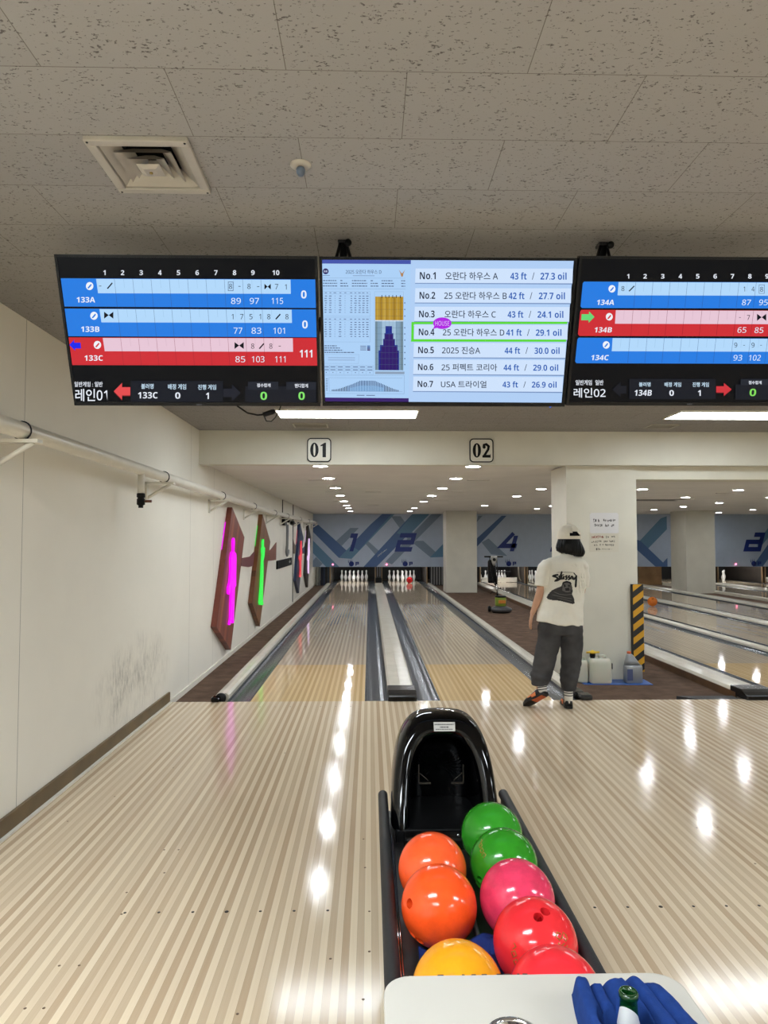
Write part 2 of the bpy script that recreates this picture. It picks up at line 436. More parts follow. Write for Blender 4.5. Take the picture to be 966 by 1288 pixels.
# ================================================================ PINS, PITS, MASKS
PINM = M('pin_white', (240, 240, 240), .25, var=.02)
prof = [(.0001, 0), (.026, 0), (.030, .004), (.037, .03), (.049, .075), (.0595, .115), (.0575, .15), (.045, .19), (.031, .225), (.0235, .255), (.024, .275), (.0295, .31), (.0323, .338), (.0295, .362), (.019, .377), (.0001, .381)]
b = MB(); b.lathe((0, 0, 0), prof, 16, cap=False); pin0 = b.build('bowling_pin', PINM)
used = [False]
HEAD = FOUL + 18.29
ROWTXT = [['single front pin'], ['left pin of the second row', 'right pin of the second row'], ['left pin of the third row', 'middle pin of the third row', 'right pin of the third row'],
          ['far left pin of the back row', 'inner left pin of the back row', 'inner right pin of the back row', 'far right pin of the back row']]
for num, cx, where in (('1', -.58, 'on lane 1'), ('2', 1.20, 'on lane 2'), ('4', 4.61, 'behind the lowered sweep'), ('5', 6.26, 'beside the person'), ('8', 12.95, 'just past the far right column')):
    for r in range(4):
        for i in range(r + 1):
            o = pin0 if not used[0] else pin0.copy()
            if used[0]: COL.objects.link(o)
            used[0] = True
            o.location = (cx + (i - r / 2) * .3048, HEAD + r * .264, 0.0003)
            tag(o, 'white bowling pin, ' + ROWTXT[r][i] + ' ' + where, 'pin', 'bowling pins')
# pinsetter bays behind the masks
PIT = M('pit_curtain', (12, 12, 13), .8); KB = M('kickback', (44, 38, 34), .6, var=.2); TAN = M('tan_post', (150, 122, 88), .5)
LAMPE = E('pin_lamp_glow', (255, 252, 245), PIN_LAMP)
BAYS = [('1', -.58, 'behind the pins of lane 1'), ('2', 1.20, 'behind the pins of lane 2'), ('4', 4.61, 'behind the lowered sweep under number 4'), ('5', 6.26, 'behind the pins beside the person'),
        ('6', 8.03, 'next to the plywood panel'), ('7', 10.9, 'hidden mostly by the far right column'), ('8', 12.95, 'behind the pins past the far right column'), ('9', 14.62, 'with a lowered sweep at the far right edge')]
for num, cx, txt in BAYS:
    t = thing('pinsetter_bay', 'dark pinsetter bay ' + txt, 'pinsetter', (cx, 24.0, 0), 'pinsetter bays')
    b = MB(); b.box(cx - .78, cx + .78, 26.02, 26.06, 0, 1.6); b.build('pit_curtain', PIT, t)
    for s in (-1, 1):
        x = cx + s * .785
        b = MB(); b.box(x - .018, x + .018, 23.6, 26.02, .0, 1.6); b.build('kickback', KB, t)
        b = MB(); b.box(x - .022, x + .022, 23.55, 23.6, 0, .75, 0, .006); b.build('front_post', TAN, t)
    b = MB(); b.tube([(cx - .62, 23.9, .95), (cx + .62, 23.9, .95)], .03, 10); b.build('pin_lamp', LAMPE, t)
    b = MB(); b.box(cx - .66, cx + .66, 23.82, 23.98, .99, 1.02); b.build('lamp_reflector', STEEL, t)
    if num in '49':
        sw = MB(); sw.box(cx - .64, cx + .62, 24.1, 24.13, .012, .175, 0, .006); sw = sw.build('sweep_bar', WHITE, t); sw['label'] = 'white sweep bar'
        b = MB(); b.box(cx - .30, cx + .40, 24.05, 24.09, .36, .40, 0, .005); b.build('cross_rail', DKMETAL, t)
        for s in (-1, 1):
            x = cx + s * .68
            b = MB(); b.tube([(x, 24.13, .72), (x, 24.13, .40), (x + s * .01, 24.12, .22), (x + s * .03, 24.1, .12), (x + s * .07, 24.08, .07), (x + s * .08, 24.07, .06)], .024, 8)
            b.build('sweep_arm', M('sweep_arm_metal', (120, 112, 100), .35, .5), t)
        b = MB()
        b.tube([(cx + x, 24.098, z) for x, z in [(-.42, .12), (-.40, .07), (-.37, .11), (-.35, .07), (-.32, .12), (-.28, .08), (-.22, .11), (-.2, .075), (-.12, .1), (-.1, .08), (0, .09)]], .006, 6)
        b.build('painted_lettering', M('mark_blue', (60, 70, 90), .5), sw)
# plywood panel, service strips beside the bays
b = MB(); b.box(9.30, 10.11, 23.4, 23.44, -.04, .9, 0, .003); o = b.build('plywood_panel', M('plywood', (150, 112, 72), .6, var=.25, nscale=3)); tag(o, 'brown plywood panel under the mask just left of the far right column', 'panel')
t = thing('service_curtain', 'dark blue and grey hanging strips between the wall and the pins of lane 1', 'curtain', (-1.63, 23.2, -.04))
for i, (x, c) in enumerate(((-1.82, (150, 150, 140)), (-1.745, (120, 120, 116)), (-1.66, (26, 32, 46)), (-1.585, (40, 52, 74)), (-1.51, (18, 18, 20)), (-1.44, (52, 58, 66)))):
    b = MB(); b.box(x, x + .07, 23.2 + .02 * (i % 2), 23.22 + .02 * (i % 2), -.04, 1.0, 0, .004); b.build('strip', M('strip_%d' % i, c, .6), t)
t = thing('slatted_screen', 'pale slatted service screen to the right of the pins of lane 2', 'panel', (2.35, 23.2, -.04))
b = MB(); b.box(2.05, 2.9, 23.25, 23.28, -.04, .9); b.build('backing', M('strip_dark', (40, 40, 42), .6), t)
for i in range(9):
    b = MB(); x = 2.09 + i * .09; b.box(x, x + .045, 23.21, 23.24, -.02, .85, 0, .004); b.build('slat', M('strip_pale', (150, 150, 148), .5), t)
t = thing('pinsetter_post', 'grey pinsetter post standing between the pins of lanes 1 and 2', 'post', (.31, 23.3, -.04))
b = MB(); b.box(.22, .40, 23.3, 23.5, -.04, .9, 0, .01); b.build('post', KB, t)
b = MB(); b.box(.20, .42, 23.2, 23.34, .05, .22, 0, .02); b.build('foot_box', BLACKP, t)
b = MB(); b.box(.255, .285, 23.28, 23.31, .25, .85); b.box(.335, .365, 23.28, 23.31, .25, .85); b.build('rails', GREYP, t)

# masks: printed panels hung over the pin decks
MY = 22.45
K = MY / 855
def px(ox, oy, s, pts): return [((ox + a / s - 465) * K, 1.51 + (679 - oy - c / s) * K) for a, c in pts]
MB0 = M('mask_grey', (176, 190, 210), .5, var=.03); BL1 = M('mask_blue', (74, 104, 152), .5, var=0); BL2 = M('mask_teal', (92, 132, 164), .5, var=0)
BL3 = M('mask_pale', (122, 140, 162), .5, var=0); NAVY = M('mask_navy', (12, 42, 122), .45, var=0); WHT = M('mask_white', (190, 198, 206), .5, var=0)
def stroke(pts, w, shear=0.0):
    """polygons of a thick polyline with mitred corners"""
    polys = []; n = len(pts); L = []; R = []
    for i in range(n):
        d0 = Vector(pts[i]) - Vector(pts[i - 1]) if i else Vector(pts[1]) - Vector(pts[0])
        d1 = Vector(pts[i + 1]) - Vector(pts[i]) if i < n - 1 else d0
        a = d0.normalized(); c = d1.normalized(); m = (a + c)
        if m.length < 1e-4: m = a
        m.normalize(); nn = Vector((-m.y, m.x)); k = min(2.2, 1 / max(.3, nn.dot(Vector((-a.y, a.x)))))
        L.append(Vector(pts[i]) + nn * w / 2 * k); R.append(Vector(pts[i]) - nn * w / 2 * k)
    for i in range(n - 1): polys.append([tuple(L[i]), tuple(L[i + 1]), tuple(R[i + 1]), tuple(R[i])])
    return polys
DIG = {'1': [[(.28, .86), (.62, .86), (.62, 0)]],
       '2': [[(.05, .88), (.88, .88), (.88, .5), (.12, .5), (.12, .11), (.98, .11)]],
       '4': [[(.62, 1.0), (.1, .30), (1.0, .30)], [(.80, .86), (.80, 0)]],
       '5': [[(.95, .88), (.12, .88), (.12, .5), (.88, .5), (.88, .11), (.02, .11)]],
       '8': [[(.42, .92), (.92, .92), (.92, .11), (.12, .11), (.12, .52), (.92, .52)]]}
def mask(x0, x1, label, bands, digits, whites=()):
    z0, z1 = .62, 2.362
    t = thing('masking_panel', label, 'masking panel', ((x0 + x1) / 2, MY, z0), 'masking panels')
    b = MB(); b.box(x0, x1, MY, MY + .05, z0, z1)
    mats = [MB0, BL1, BL2, BL3, NAVY, WHT, E('sensor_red', (255, 110, 140), 4)]
    for i, (mi, poly) in enumerate(bands):
        q = clip_poly(poly, x0, x1, z0 + .002, z1)
        if len(q) > 2: b.add([(x, MY - .0006 * (i + 1), z) for x, z in q], [tuple(range(len(q)))], mi)
    def P(polys, mi, lay):
        for q in polys: b.add([(x, MY - .010 - .0004 * lay, z) for x, z in q], [tuple(range(len(q)))], mi)
    for ch, cx in digits:
        w = .56 if ch != '1' else .5; h = .60; zc = 1.43
        P([[(cx + (x - .5) * w + (z - .5) * h * .28, zc + (z - .5) * h) for x, z in q] for st in DIG[ch] for q in stroke(st, .25)], 4, 0)
        # small ball and splash mark with a letter below the number
        lz = .72
        b.lathe((cx - .02, MY - .012, lz), [(.085, -.001), (.085, .001)], 14, 4, 'y')
        P([[(cx - .13 + k * .06, lz + .04), (cx - .10 + k * .06, lz + .04), (cx - .125 + k * .055, lz + .17)] for k in range(3)], 4, 1)
        P(stroke([(cx + .13, lz - .06), (cx + .13, lz + .05), (cx + .21, lz + .05), (cx + .21, lz), (cx + .14, lz)], .035), 4, 2)
    for q in whites: P(q, 5, 3)
    mk = b.build('panel', mats[:6], t)
    for ch, cx in digits:
        b = MB(); b.sphere((cx - .63, MY - .02, .70), .026, 12, 8); b.build('indicator_lamp', mats[6], t)
A = lambda pts: px(380, 635, 4.2, pts)
tx = [stroke([p, q], .016) for p, q in zip(A([(400, 275), (408, 268), (417, 262), (425, 254), (434, 246)]), A([(405, 262), (414, 256), (421, 248), (436, 240), (447, 234)]))]
mask(-1.87, 3.3, 'blue patterned masking panel with the numbers 1 and 2 above the pins', [
    (3, A([(170, 200), (255, 122), (300, 122), (205, 222)])), (3, A([(330, 200), (345, 188), (420, 255), (395, 272)])), (3, A([(470, 60), (520, 60), (600, 165), (565, 190)])),
    (1, A([(62, 98), (75, 95), (240, 245), (195, 280), (55, 140)])), (2, A([(195, 280), (262, 285), (495, 42), (430, 42)])), (1, A([(255, 215), (360, 105), (430, 42), (480, 42), (300, 240)])),
    (2, A([(55, 185), (200, 330), (130, 330), (55, 250)])), (3, A([(55, 300), (75, 275), (110, 310), (90, 330), (55, 330)])),
    (3, A([(440, 300), (475, 314), (745, 42), (690, 42)])), (1, A([(320, 332), (388, 332), (675, 40), (590, 40)])),
    (3, A([(600, 190), (640, 190), (720, 262), (675, 275), (590, 205)])), (2, A([(675, 278), (745, 275), (830, 185), (830, 120)])), (2, A([(500, 150), (590, 42), (680, 42), (560, 165)]))],
     [('1', -.58), ('2', 1.19)], tx)
Bq = lambda pts: px(590, 640, 8.05, pts); Cq = lambda pts: px(796, 640, 4.953, pts)
mask(3.3, 9.9, 'blue patterned masking panel with the number 4, between the two far columns', [
    (3, Bq([(80, 130), (95, 70), (140, 70), (80, 135)])), (3, Bq([(130, 340), (200, 300), (390, 478), (225, 460)])), (1, Bq([(80, 300), (335, 70), (385, 70), (80, 385)])),
    (2, Cq([(40, 215), (190, 58), (300, 20), (260, 95), (100, 255)])), (1, Cq([(30, 190), (60, 200), (200, 335), (300, 230), (300, 290), (235, 378), (170, 378), (30, 250)]))],
     [('4', 4.62), ('5', 6.33)])
mask(9.9, 15.9, 'blue patterned masking panel at the far right, past the far column', [
    (2, Cq([(800, 215), (900, 80), (960, 80), (810, 250)])), (1, Cq([(755, 378), (900, 180), (900, 270), (820, 378)]))], [('8', 12.82)])

# ================================================================ LAMPS AND CEILING FITTINGS
LEDM = E('led_white', (240, 249, 255), LED_POWER); LEDR = E('led_white_rear', (238, 248, 255), REAR_POWER)
def led(cx, cy, label, m=LEDM, w=1.33, d=.40, z=2.71):
    t = thing('ceiling_light', label, 'ceiling light', (cx, cy, z), 'LED ceiling panels')
    b = MB(); x0, x1, y0, y1 = cx - w / 2, cx + w / 2, cy - d / 2, cy + d / 2; f = .012
    for q in ((x0, x1, y0, y0 + f), (x0, x1, y1 - f, y1), (x0, x0 + f, y0 + f, y1 - f), (x1 - f, x1, y0 + f, y1 - f)): b.box(*q, z - .016, z + .004)
    b.build('frame', WHITE, t)
    b = MB(); b.box(x0 + f, x1 - f, y0 + f, y1 - f, z - .012, z); b.build('diffuser', m, t)
led(-.21, 6.40, 'long white LED ceiling panel just beyond the left and middle screens')
led(3.55, 6.40, 'long white LED ceiling panel beyond the right hand screen')
led(7.3, 6.40, 'long white LED ceiling panel over the far approach, outside the picture')
led(11.1, 6.40, 'long white LED ceiling panel at the far end of the approach')
n = 0
for x, y in ((-.95, .45), (3.3, .2), (-.9, -1.6), (3.5, -2.4), (7.3, .3), (11.1, .3), (7.3, -2.4)):
    led(x, y, 'LED ceiling panel behind the viewer, %s of the rear rows' % ORD[n], LEDR); n += 1
DOWN = E('downlight_glow', (244, 250, 255), DOWN_POWER)
def downlight(x, y, label, z=2.365):
    t = thing('downlight', label, 'downlight', (x, y, z), 'round downlights in the lower ceiling')
    b = MB(); b.lathe((x, y, z), [(.105, 0), (.105, -.006), (.085, -.008), (.08, -.002)], 24, cap=False); b.build('ring', WHITE, t)
    b = MB(); b.lathe((x, y, z), [(.083, -.0055), (.083, -.001)], 24); b.build('lens', DOWN, t)
for x, ys, row in ((-.57, (7.85, 9.4, 11.15, 13.1, 15.0, 16.8, 18.3, 20.2), 'over lane 1'), (1.2, (7.85, 9.4, 11.2, 13.1, 15.1, 18.2, 20.2), 'over lane 2'),
                   (2.87, (11.3, 13.2, 16.9), 'over the carpet strip'), (4.6, (9.4, 11.35, 13.2, 15.1, 17.0, 18.6), 'over the lane under number 4'),
                   (6.32, (9.5, 11.5, 13.45), 'over the orange ball lane'), (8.06, (9.5, 11.5, 13.5, 15.5, 17.3, 19.1), 'over the lane behind the far right column'),
                   (10.9, (11.5, 13.5, 15.3, 17.2, 19.1, 21.0), 'right of the far right column')):
    for i, y in enumerate(ys): downlight(x, y, 'round white downlight %s, %s from the soffit' % (row, ORD[i]))
# square air diffuser
SQ = M('diffuser_metal', (168, 162, 150), .45, var=.08); HOLE = M('duct_dark', (28, 28, 28), .8)
t = thing('air_diffuser', 'square cream air diffuser with nested cones in the tiled ceiling', 'air vent', (-.70, 2.145, 2.71))
def ring_sq(b, cx, cy, h0, z0, h1, z1, th=.004):
    for s in (0, 1):
        a = [(cx - h0, cy - h0, z0), (cx + h0, cy - h0, z0), (cx + h0, cy + h0, z0), (cx - h0, cy + h0, z0)]; c = [(cx - h1, cy - h1, z1), (cx + h1, cy - h1, z1), (cx + h1, cy + h1, z1), (cx - h1, cy + h1, z1)]
        if s: a = [(x, y, z + th) for x, y, z in a]; c = [(x, y, z + th) for x, y, z in c]
        b.add(a + c, [(i, (i + 1) % 4, 4 + (i + 1) % 4, 4 + i) for i in range(4)])
cx, cy = -.70, 2.145
b = MB()
for q in ((-.155, .155, -.155, -.125), (-.155, .155, .125, .155), (-.155, -.125, -.125, .125), (.125, .155, -.125, .125)): b.box(cx + q[0], cx + q[1], cy + q[2], cy + q[3], 2.695, 2.712, 0, .003)
b.build('frame', SQ, t)
b = MB(); b.box(cx - .128, cx + .128, cy - .128, cy + .128, 2.86, 2.87)
for q in ((-.132, -.128, -.132, .132), (.128, .132, -.132, .132), (-.128, .128, -.132, -.128), (-.128, .128, .128, .132)): b.box(cx + q[0], cx + q[1], cy + q[2], cy + q[3], 2.713, 2.865)
b.build('duct', HOLE, t)
for h, z in ((.122, 2.703), (.088, 2.699), (.058, 2.695)):
    b = MB(); ring_sq(b, cx, cy, h, z, h - .044, z + .034); b.build('cone', SQ, t)
b = MB(); b.add([(cx - .036, cy - .036, 2.692), (cx + .036, cy - .036, 2.692), (cx + .036, cy + .036, 2.692), (cx - .036, cy + .036, 2.692), (cx - .02, cy - .02, 2.684), (cx + .02, cy - .02, 2.684), (cx + .02, cy + .02, 2.684), (cx - .02, cy + .02, 2.684)],
                [(0, 1, 5, 4), (1, 2, 6, 5), (2, 3, 7, 6), (3, 0, 4, 7), (4, 5, 6, 7), (3, 2, 1, 0)]); b.build('center_plate', SQ, t)
b = MB(); b.lathe((cx, cy, 2.684), [(.0055, 0), (.0055, -.004)], 12); b.build('center_screw', M('brass', (150, 130, 80), .3, .8), t)
b = MB()
for sx in (-1, 1):
    for sy in (-1, 1): b.lathe((cx + sx * .145, cy + sy * .145, 2.695), [(.004, 0), (.003, -.002)], 8)
b.build('corner_screw', DKMETAL, t)
# sprinkler
t = thing('sprinkler_head', 'small blue capped sprinkler in a cream rose on the tiled ceiling', 'sprinkler', (-.222, 2.135, 2.71))
b = MB(); b.lathe((-.222, 2.135, 2.71), [(.034, .002), (.034, -.003), (.022, -.009), (.015, -.009)], 24); b.build('escutcheon', SQ, t)
b = MB(); b.lathe((-.222, 2.135, 2.70), [(.012, 0), (.015, -.006), (.013, -.018), (.008, -.026)], 14); b.build('cap', M('sprinkler_blue', (84, 96, 112), .35), t)
# grilles
def grille(x0, x1, y0, y1, z, label, nsl=4):
    t = thing('vent_grille', label, 'air vent', ((x0 + x1) / 2, (y0 + y1) / 2, z), 'ceiling grilles')
    b = MB(); b.box(x0 + .012, x1 - .012, y0 + .012, y1 - .012, z - .003, z + .002); b.build('backing', HOLE, t)
    b = MB()
    for q in ((x0, x1, y0, y0 + .014), (x0, x1, y1 - .014, y1), (x0, x0 + .014, y0, y1), (x1 - .014, x1, y0, y1)): b.box(*q, z - .008, z + .002)
    b.build('frame', SQ, t)
    for i in range(nsl):
        y = y0 + (i + 1) * (y1 - y0) / (nsl + 1); b = MB(); b.box(x0 + .012, x1 - .012, y - .009, y + .004, z - .007, z - .003); b.build('slat', SQ, t)
grille(-.80, -.44, 6.96, 7.22, 2.71, 'pale ceiling grille above the 01 sign')
grille(2.93, 3.23, 6.95, 7.20, 2.71, 'pale ceiling grille near the right hand screen')
def slot(cx, y, w, label, d=.07, z=2.365):
    t = thing('air_slot', label, 'air vent', (cx, y, z), 'air slots in the lower ceiling')
    b = MB(); b.box(cx - w / 2, cx + w / 2, y - d / 2, y + d / 2, z - .003, z + .002); b.build('opening', M('slot_dark', (70, 64, 58), .7), t)
    b = MB()
    for s in (-1, 1): b.box(cx - w / 2, cx + w / 2, y + s * d / 2 - .006, y + s * d / 2 + .006, z - .006, z + .002)
    b.build('lip', CEIL2, t)
for cx, y, w, lab in ((-.75, 9.7, .26, 'left of the second downlight of lane 1'), (-.68, 12.1, .22, 'left of the third downlight of lane 1'), (.06, 12.1, .28, 'midway between lanes 1 and 2, nearer one'),
                      (.08, 16.6, .3, 'midway between lanes 1 and 2, farther one'), (1.56, 9.7, .32, 'right of the second downlight of lane 2'), (1.5, 11.9, .30, 'right of the third downlight of lane 2'),
                      (1.55, 14.6, .32, 'right of the fifth downlight of lane 2'), (-.7, 15.0, .22, 'left of the fifth downlight of lane 1'), (3.35, 15.4, .3, 'over the carpet strip near the second far column'),
                      (6.6, 12.3, .5, 'beyond the header over the orange ball lane')):
    slot(cx, y, w, 'narrow dark air slot ' + lab)
t = thing('ceiling_cassette', 'wide dark slotted air unit in the lower ceiling right of the near column', 'air vent', (5.95, 14.3, 2.365))
b = MB(); b.box(5.2, 6.75, 13.95, 14.65, 2.352, 2.367, 0, .004); b.build('frame', CEIL2, t)
for y, w in ((14.05, 1.3), (14.28, 1.0), (14.5, 1.3)):
    b = MB(); b.box(5.97 - w / 2, 5.97 + w / 2, y - .05, y + .05, 2.349, 2.353); b.build('slot', HOLE, t)

# ================================================================ SCREENS
BEZ = M('screen_bezel', (10, 10, 12), .3, var=0, spec=.2); BACK = M('screen_back', (22, 22, 24), .5)
def homography(src, dst):
    """3x3 matrix carrying four points onto four points"""
    A = []; B = []
    for (x, y), (u, v) in zip(src, dst):
        A.append([x, y, 1, 0, 0, 0, -u * x, -u * y]); B.append(u); A.append([0, 0, 0, x, y, 1, -v * x, -v * y]); B.append(v)
    n = 8
    for i in range(n):
        p = max(range(i, n), key=lambda r: abs(A[r][i])); A[i], A[p] = A[p], A[i]; B[i], B[p] = B[p], B[i]
        for r in range(n):
            if r != i:
                k = A[r][i] / A[i][i]; A[r] = [a - k * c for a, c in zip(A[r], A[i])]; B[r] -= k * B[i]
    h = [B[i] / A[i][i] for i in range(n)] + [1]
    return lambda x, y: ((h[0] * x + h[1] * y + h[2]) / (h[6] * x + h[7] * y + 1), (h[3] * x + h[4] * y + h[5]) / (h[6] * x + h[7] * y + 1))
TW, TH = .972, .56
class Screen:
    """a television: casing parts plus one picture mesh whose layout is given on the panel"""
    def __init__(s, label, cx, y, z, yaw, corners):
        s.t = thing('hanging_tv', label, 'screen', (cx, y, z), 'ceiling hung screens'); s.t.rotation_euler = (.358, 0, yaw)

        s.H = homography(corners, [(-TW / 2, TH), (TW / 2, TH), (-TW / 2, 0), (TW / 2, 0)])
        s.b = MB(); s.mats = []; s.lay = 0
        w, h = TW / 2, TH
        b = MB(); f = .009
        for q in ((-w, w, h - f, h), (-w, w, 0, .014), (-w, -w + f, .014, h - f), (w - f, w, .014, h - f)): b.box(q[0], q[1], -.004, .03, q[2], q[3])
        b.build('bezel', BEZ, s.t, xf=1)
        b = MB(); b.box(-w + .006, w - .006, .012, .045, .01, h - .006, 0, .006); b.box(-.30, .30, .045, .075, .05, .34, 0, .012); b.build('back_shell', BACK, s.t, xf=1)
        s.quad([(-w + f, h - f), (w - f, h - f), (w - f, .014), (-w + f, .014)], (9, 10, 14), raw=True)
    def mi(s, c):
        m = E('glow_%d_%d_%d' % c, c)
        if m not in s.mats: s.mats.append(m)
        return s.mats.index(m)
    def poly(s, pts, c, raw=False):
        s.lay += 1; q = pts if raw else [s.H(*p) for p in pts]
        s.b.add([(x, -.0002 - .00006 * s.lay, z) for x, z in q], [tuple(range(len(q)))], s.mi(c)); return s
    quad = poly
    def bar(s, x0, y0, x1, y1, c): return s.poly([(x0, y0), (x1, y0), (x1, y1), (x0, y1)], c)
    def line(s, x0, y0, x1, y1, c, w=1.0):
        d = math.hypot(x1 - x0, y1 - y0); nx, ny = -(y1 - y0) / d * w / 2, (x1 - x0) / d * w / 2
        return s.poly([(x0 + nx, y0 + ny), (x1 + nx, y1 + ny), (x1 - nx, y1 - ny), (x0 - nx, y0 - ny)], c)
    def text(s, t, x0, x1, y0, y1, c, bold=.012, slant=0.0, dy=0.0):
        s.lay += 1
        g, f = glyphs(t, bold)
        vs_ = []
        for a, h in g:
            x, z = s.H(x0 + (x1 - x0) * a + slant * (1 - h), y1 + (y0 - y1) * h + dy * a); vs_.append((x, -.0002 - .00006 * s.lay, z))
        s.b.add(vs_, f, s.mi(c)); return s
    def disc(s, x, y, r, c, n=16, ry=None):
        return s.poly([(x + r * math.cos(2 * math.pi * k / n), y + (ry or r) * math.sin(2 * math.pi * k / n)) for k in range(n)], c)
    def done(s): s.b.build('display', s.mats, s.t, merge=False, xf=1)
WH = (235, 240, 250); BK = (14, 16, 24); BLUE = (38, 124, 226); PALE = (178, 216, 250); RED = (206, 46, 54); PINK = (230, 198, 214); GRN = (110, 226, 96); PAN = (24, 27, 36)
def icon(s, x, y, r, c):
    s.disc(x, y, r, (240, 244, 250), ry=r * 1.08); s.poly([(x - r * .6, y + r * .5), (x - r * .1, y - r * .1), (x + r * .35, y - r * .6), (x + r * .55, y - r * .3), (x + r * .2, y + r * .2), (x - r * .3, y + r * .7)], c)
def bow(s, x, y, w, h): s.poly([(x - w, y - h), (x, y), (x - w, y + h)], BK); s.poly([(x + w, y - h), (x, y), (x + w, y + h)], BK)
# lane 01 scores
s = Screen('left of the three hanging score screens, black with lane 01 scores', -.682, 2.5 + .56 * .3504, 2.567 - .56 * .9366, -.004, [(22.4, 54.6), (937.6, 61), (93.6, 579), (949.4, 581.8)])
for i, x in enumerate((197, 260, 325, 390, 455, 520, 585, 650, 714, 794)):
    s.text(str(i + 1), x - (4 if i == 0 else 6 if i < 9 else 12), x + (4 if i == 0 else 6 if i < 9 else 12), 110, 127, WH, .03)
rows = [(137, 240, 45, 845, 930, BLUE, PALE, 168, 190), (242, 342, 59, 849, 932, BLUE, PALE, 180, 291), (342, 441, 73, 853, 934, RED, PINK, 192, 391)]
for k, (ya, yb, xl, xs, xr, c, p, xp, ym) in enumerate(rows):
    dx = 13
    s.poly([(xl, ya + 1), (xr + 1, ya + 5 - k), (xr + 4, yb + 1 - k * .5), (xl + dx, yb - 4 + k)], c)
    s.poly([(xp, ya + 3), (xs, ya + 6 - k), (xs + 1, ym + 2), (xp + 7, ym)], p)
    for j in range(1, 10):
        x = xp + (xs - 14 - xp) * j / 10.4; s.line(x, ya + 4, x + 11 - .7 * j, yb - 2, (60, 84, 130) if k < 2 else (130, 40, 50), .9)
        s.line(x + 32, ya + 4, x + 36 - .3 * j, ym - 18, tuple(v - 26 for v in p), .9)
for x, y, n_, t_, yy, tot, tx in ((133, 212, '133A', 0, 165, '0', (882, 901, 180, 208)), (148, 314, '133B', 1, 268, '0', (886, 905, 284, 312)), (160, 414, '133C', 2, 369, '111', (877, 921, 386, 412))):
    icon(s, x + 14, yy, 13, RED if t_ == 2 else BLUE); s.text(n_, x - 31, x + 33, y - 9, y + 10, WH, .02)
    s.text(tot, tx[0], tx[1], tx[2], tx[3], WH, .035)
s.line(180, 165, 188, 165, BK, 2); s.line(209, 174, 226, 154, BK, 4.5)
def cells(s, items, h=9, w=5.5):
    for tx_, x, y in items:
        if tx_ == '-': s.line(x - 4, y, x + 4, y, BK, 2)
        elif tx_ == '/': s.line(x - 8, y + 9, x + 8, y - 9, BK, 4.5)
        elif tx_ == 'X': bow(s, x, y, 15, 12)
        else: s.text(tx_, x - (3 if tx_ == '1' else w), x + (3 if tx_ == '1' else w), y - h, y + h, BK, .004)
for q in ((628, 150, 630, 182), (645, 150, 647, 182), (628, 150, 647, 152), (628, 180, 647, 182)): s.bar(*q, (90, 110, 140))
cells(s, [('8', 637, 166), ('-', 668, 166), ('8', 701, 166), ('-', 733, 167), ('7', 797, 167), ('1', 829, 168), ('1', 644, 271), ('7', 676, 271), ('5', 708, 271), ('1', 740, 271), ('8', 770, 271), ('8', 833, 271),
          ('/', 802, 271), ('8', 714, 373), ('/', 745, 373), ('8', 777, 373), ('-', 808, 373)])
bow(s, 766, 167, 11, 10); bow(s, 214, 266, 16, 12); bow(s, 667, 371, 16, 12)
for tx_, x, y, w in (('89', 656, 216, 17), ('97', 720, 216, 16), ('115', 800, 216, 20), ('77', 663, 319, 15), ('83', 727, 319, 17), ('101', 806, 319, 20), ('85', 671, 418, 17), ('103', 733, 418, 22), ('111', 810, 418, 18)):
    s.text(tx_, x - w, x + w, y - 10, y + 11, (226, 238, 252), .006)
s.poly([(77, 369), (94, 351), (94, 361), (116, 361), (118, 381), (98, 381), (98, 389)], (30, 40, 236))
def arrow(s, x0, x1, y, c, c2, left=True):
    d = -1 if left else 1; tip = x0 if left else x1; tail = x1 if left else x0; m = tip - d * (x1 - x0) * .5
    for o, cc in ((3, c2), (0, c)):
        s.poly([(tip, y + o), (m, y - 29 + o), (m, y - 14 + o), (tail, y - 14 + o), (tail, y + 14 + o), (m, y + 14 + o), (m, y + 29 + o)], cc)
s.bar(290, 493, 611, 566, PAN); s.bar(688, 512, 934, 568, PAN)
s.bar(698, 496, 803, 524, (34, 38, 48)); s.bar(831, 497, 934, 524, (34, 38, 48))
s.text('일반게임 : 일반', 95, 193, 496, 514, WH, .02); s.text('레인01', 98, 209, 521, 564, WH, .015)
arrow(s, 232, 289, 529, (226, 76, 78), (150, 40, 44)); arrow(s, 612, 672, 534, (32, 34, 44), (22, 24, 32), False)
s.text('볼러명', 327, 370, 503, 521, (200, 226, 245), .02); s.text('배정 게임', 420, 483, 504, 523, (200, 226, 245), .02); s.text('진행 게임', 524, 587, 506, 524, (200, 226, 245), .02)
s.text('133C', 316, 384, 532, 554, WH, .025); s.text('0', 445, 463, 533, 555, WH, .025); s.text('1', 552, 562, 534, 556, WH, .025)
s.text('점수합계', 729, 776, 502, 515, WH, .02); s.text('핸디합계', 860, 906, 503, 517, WH, .02); s.text('0', 741, 764, 531, 559, (134, 232, 110), .035); s.text('0', 873, 895, 531, 559, (134, 232, 110), .035)
s.text('NEC', 520, 538, 573, 578, (110, 110, 112), .02)
s.done()
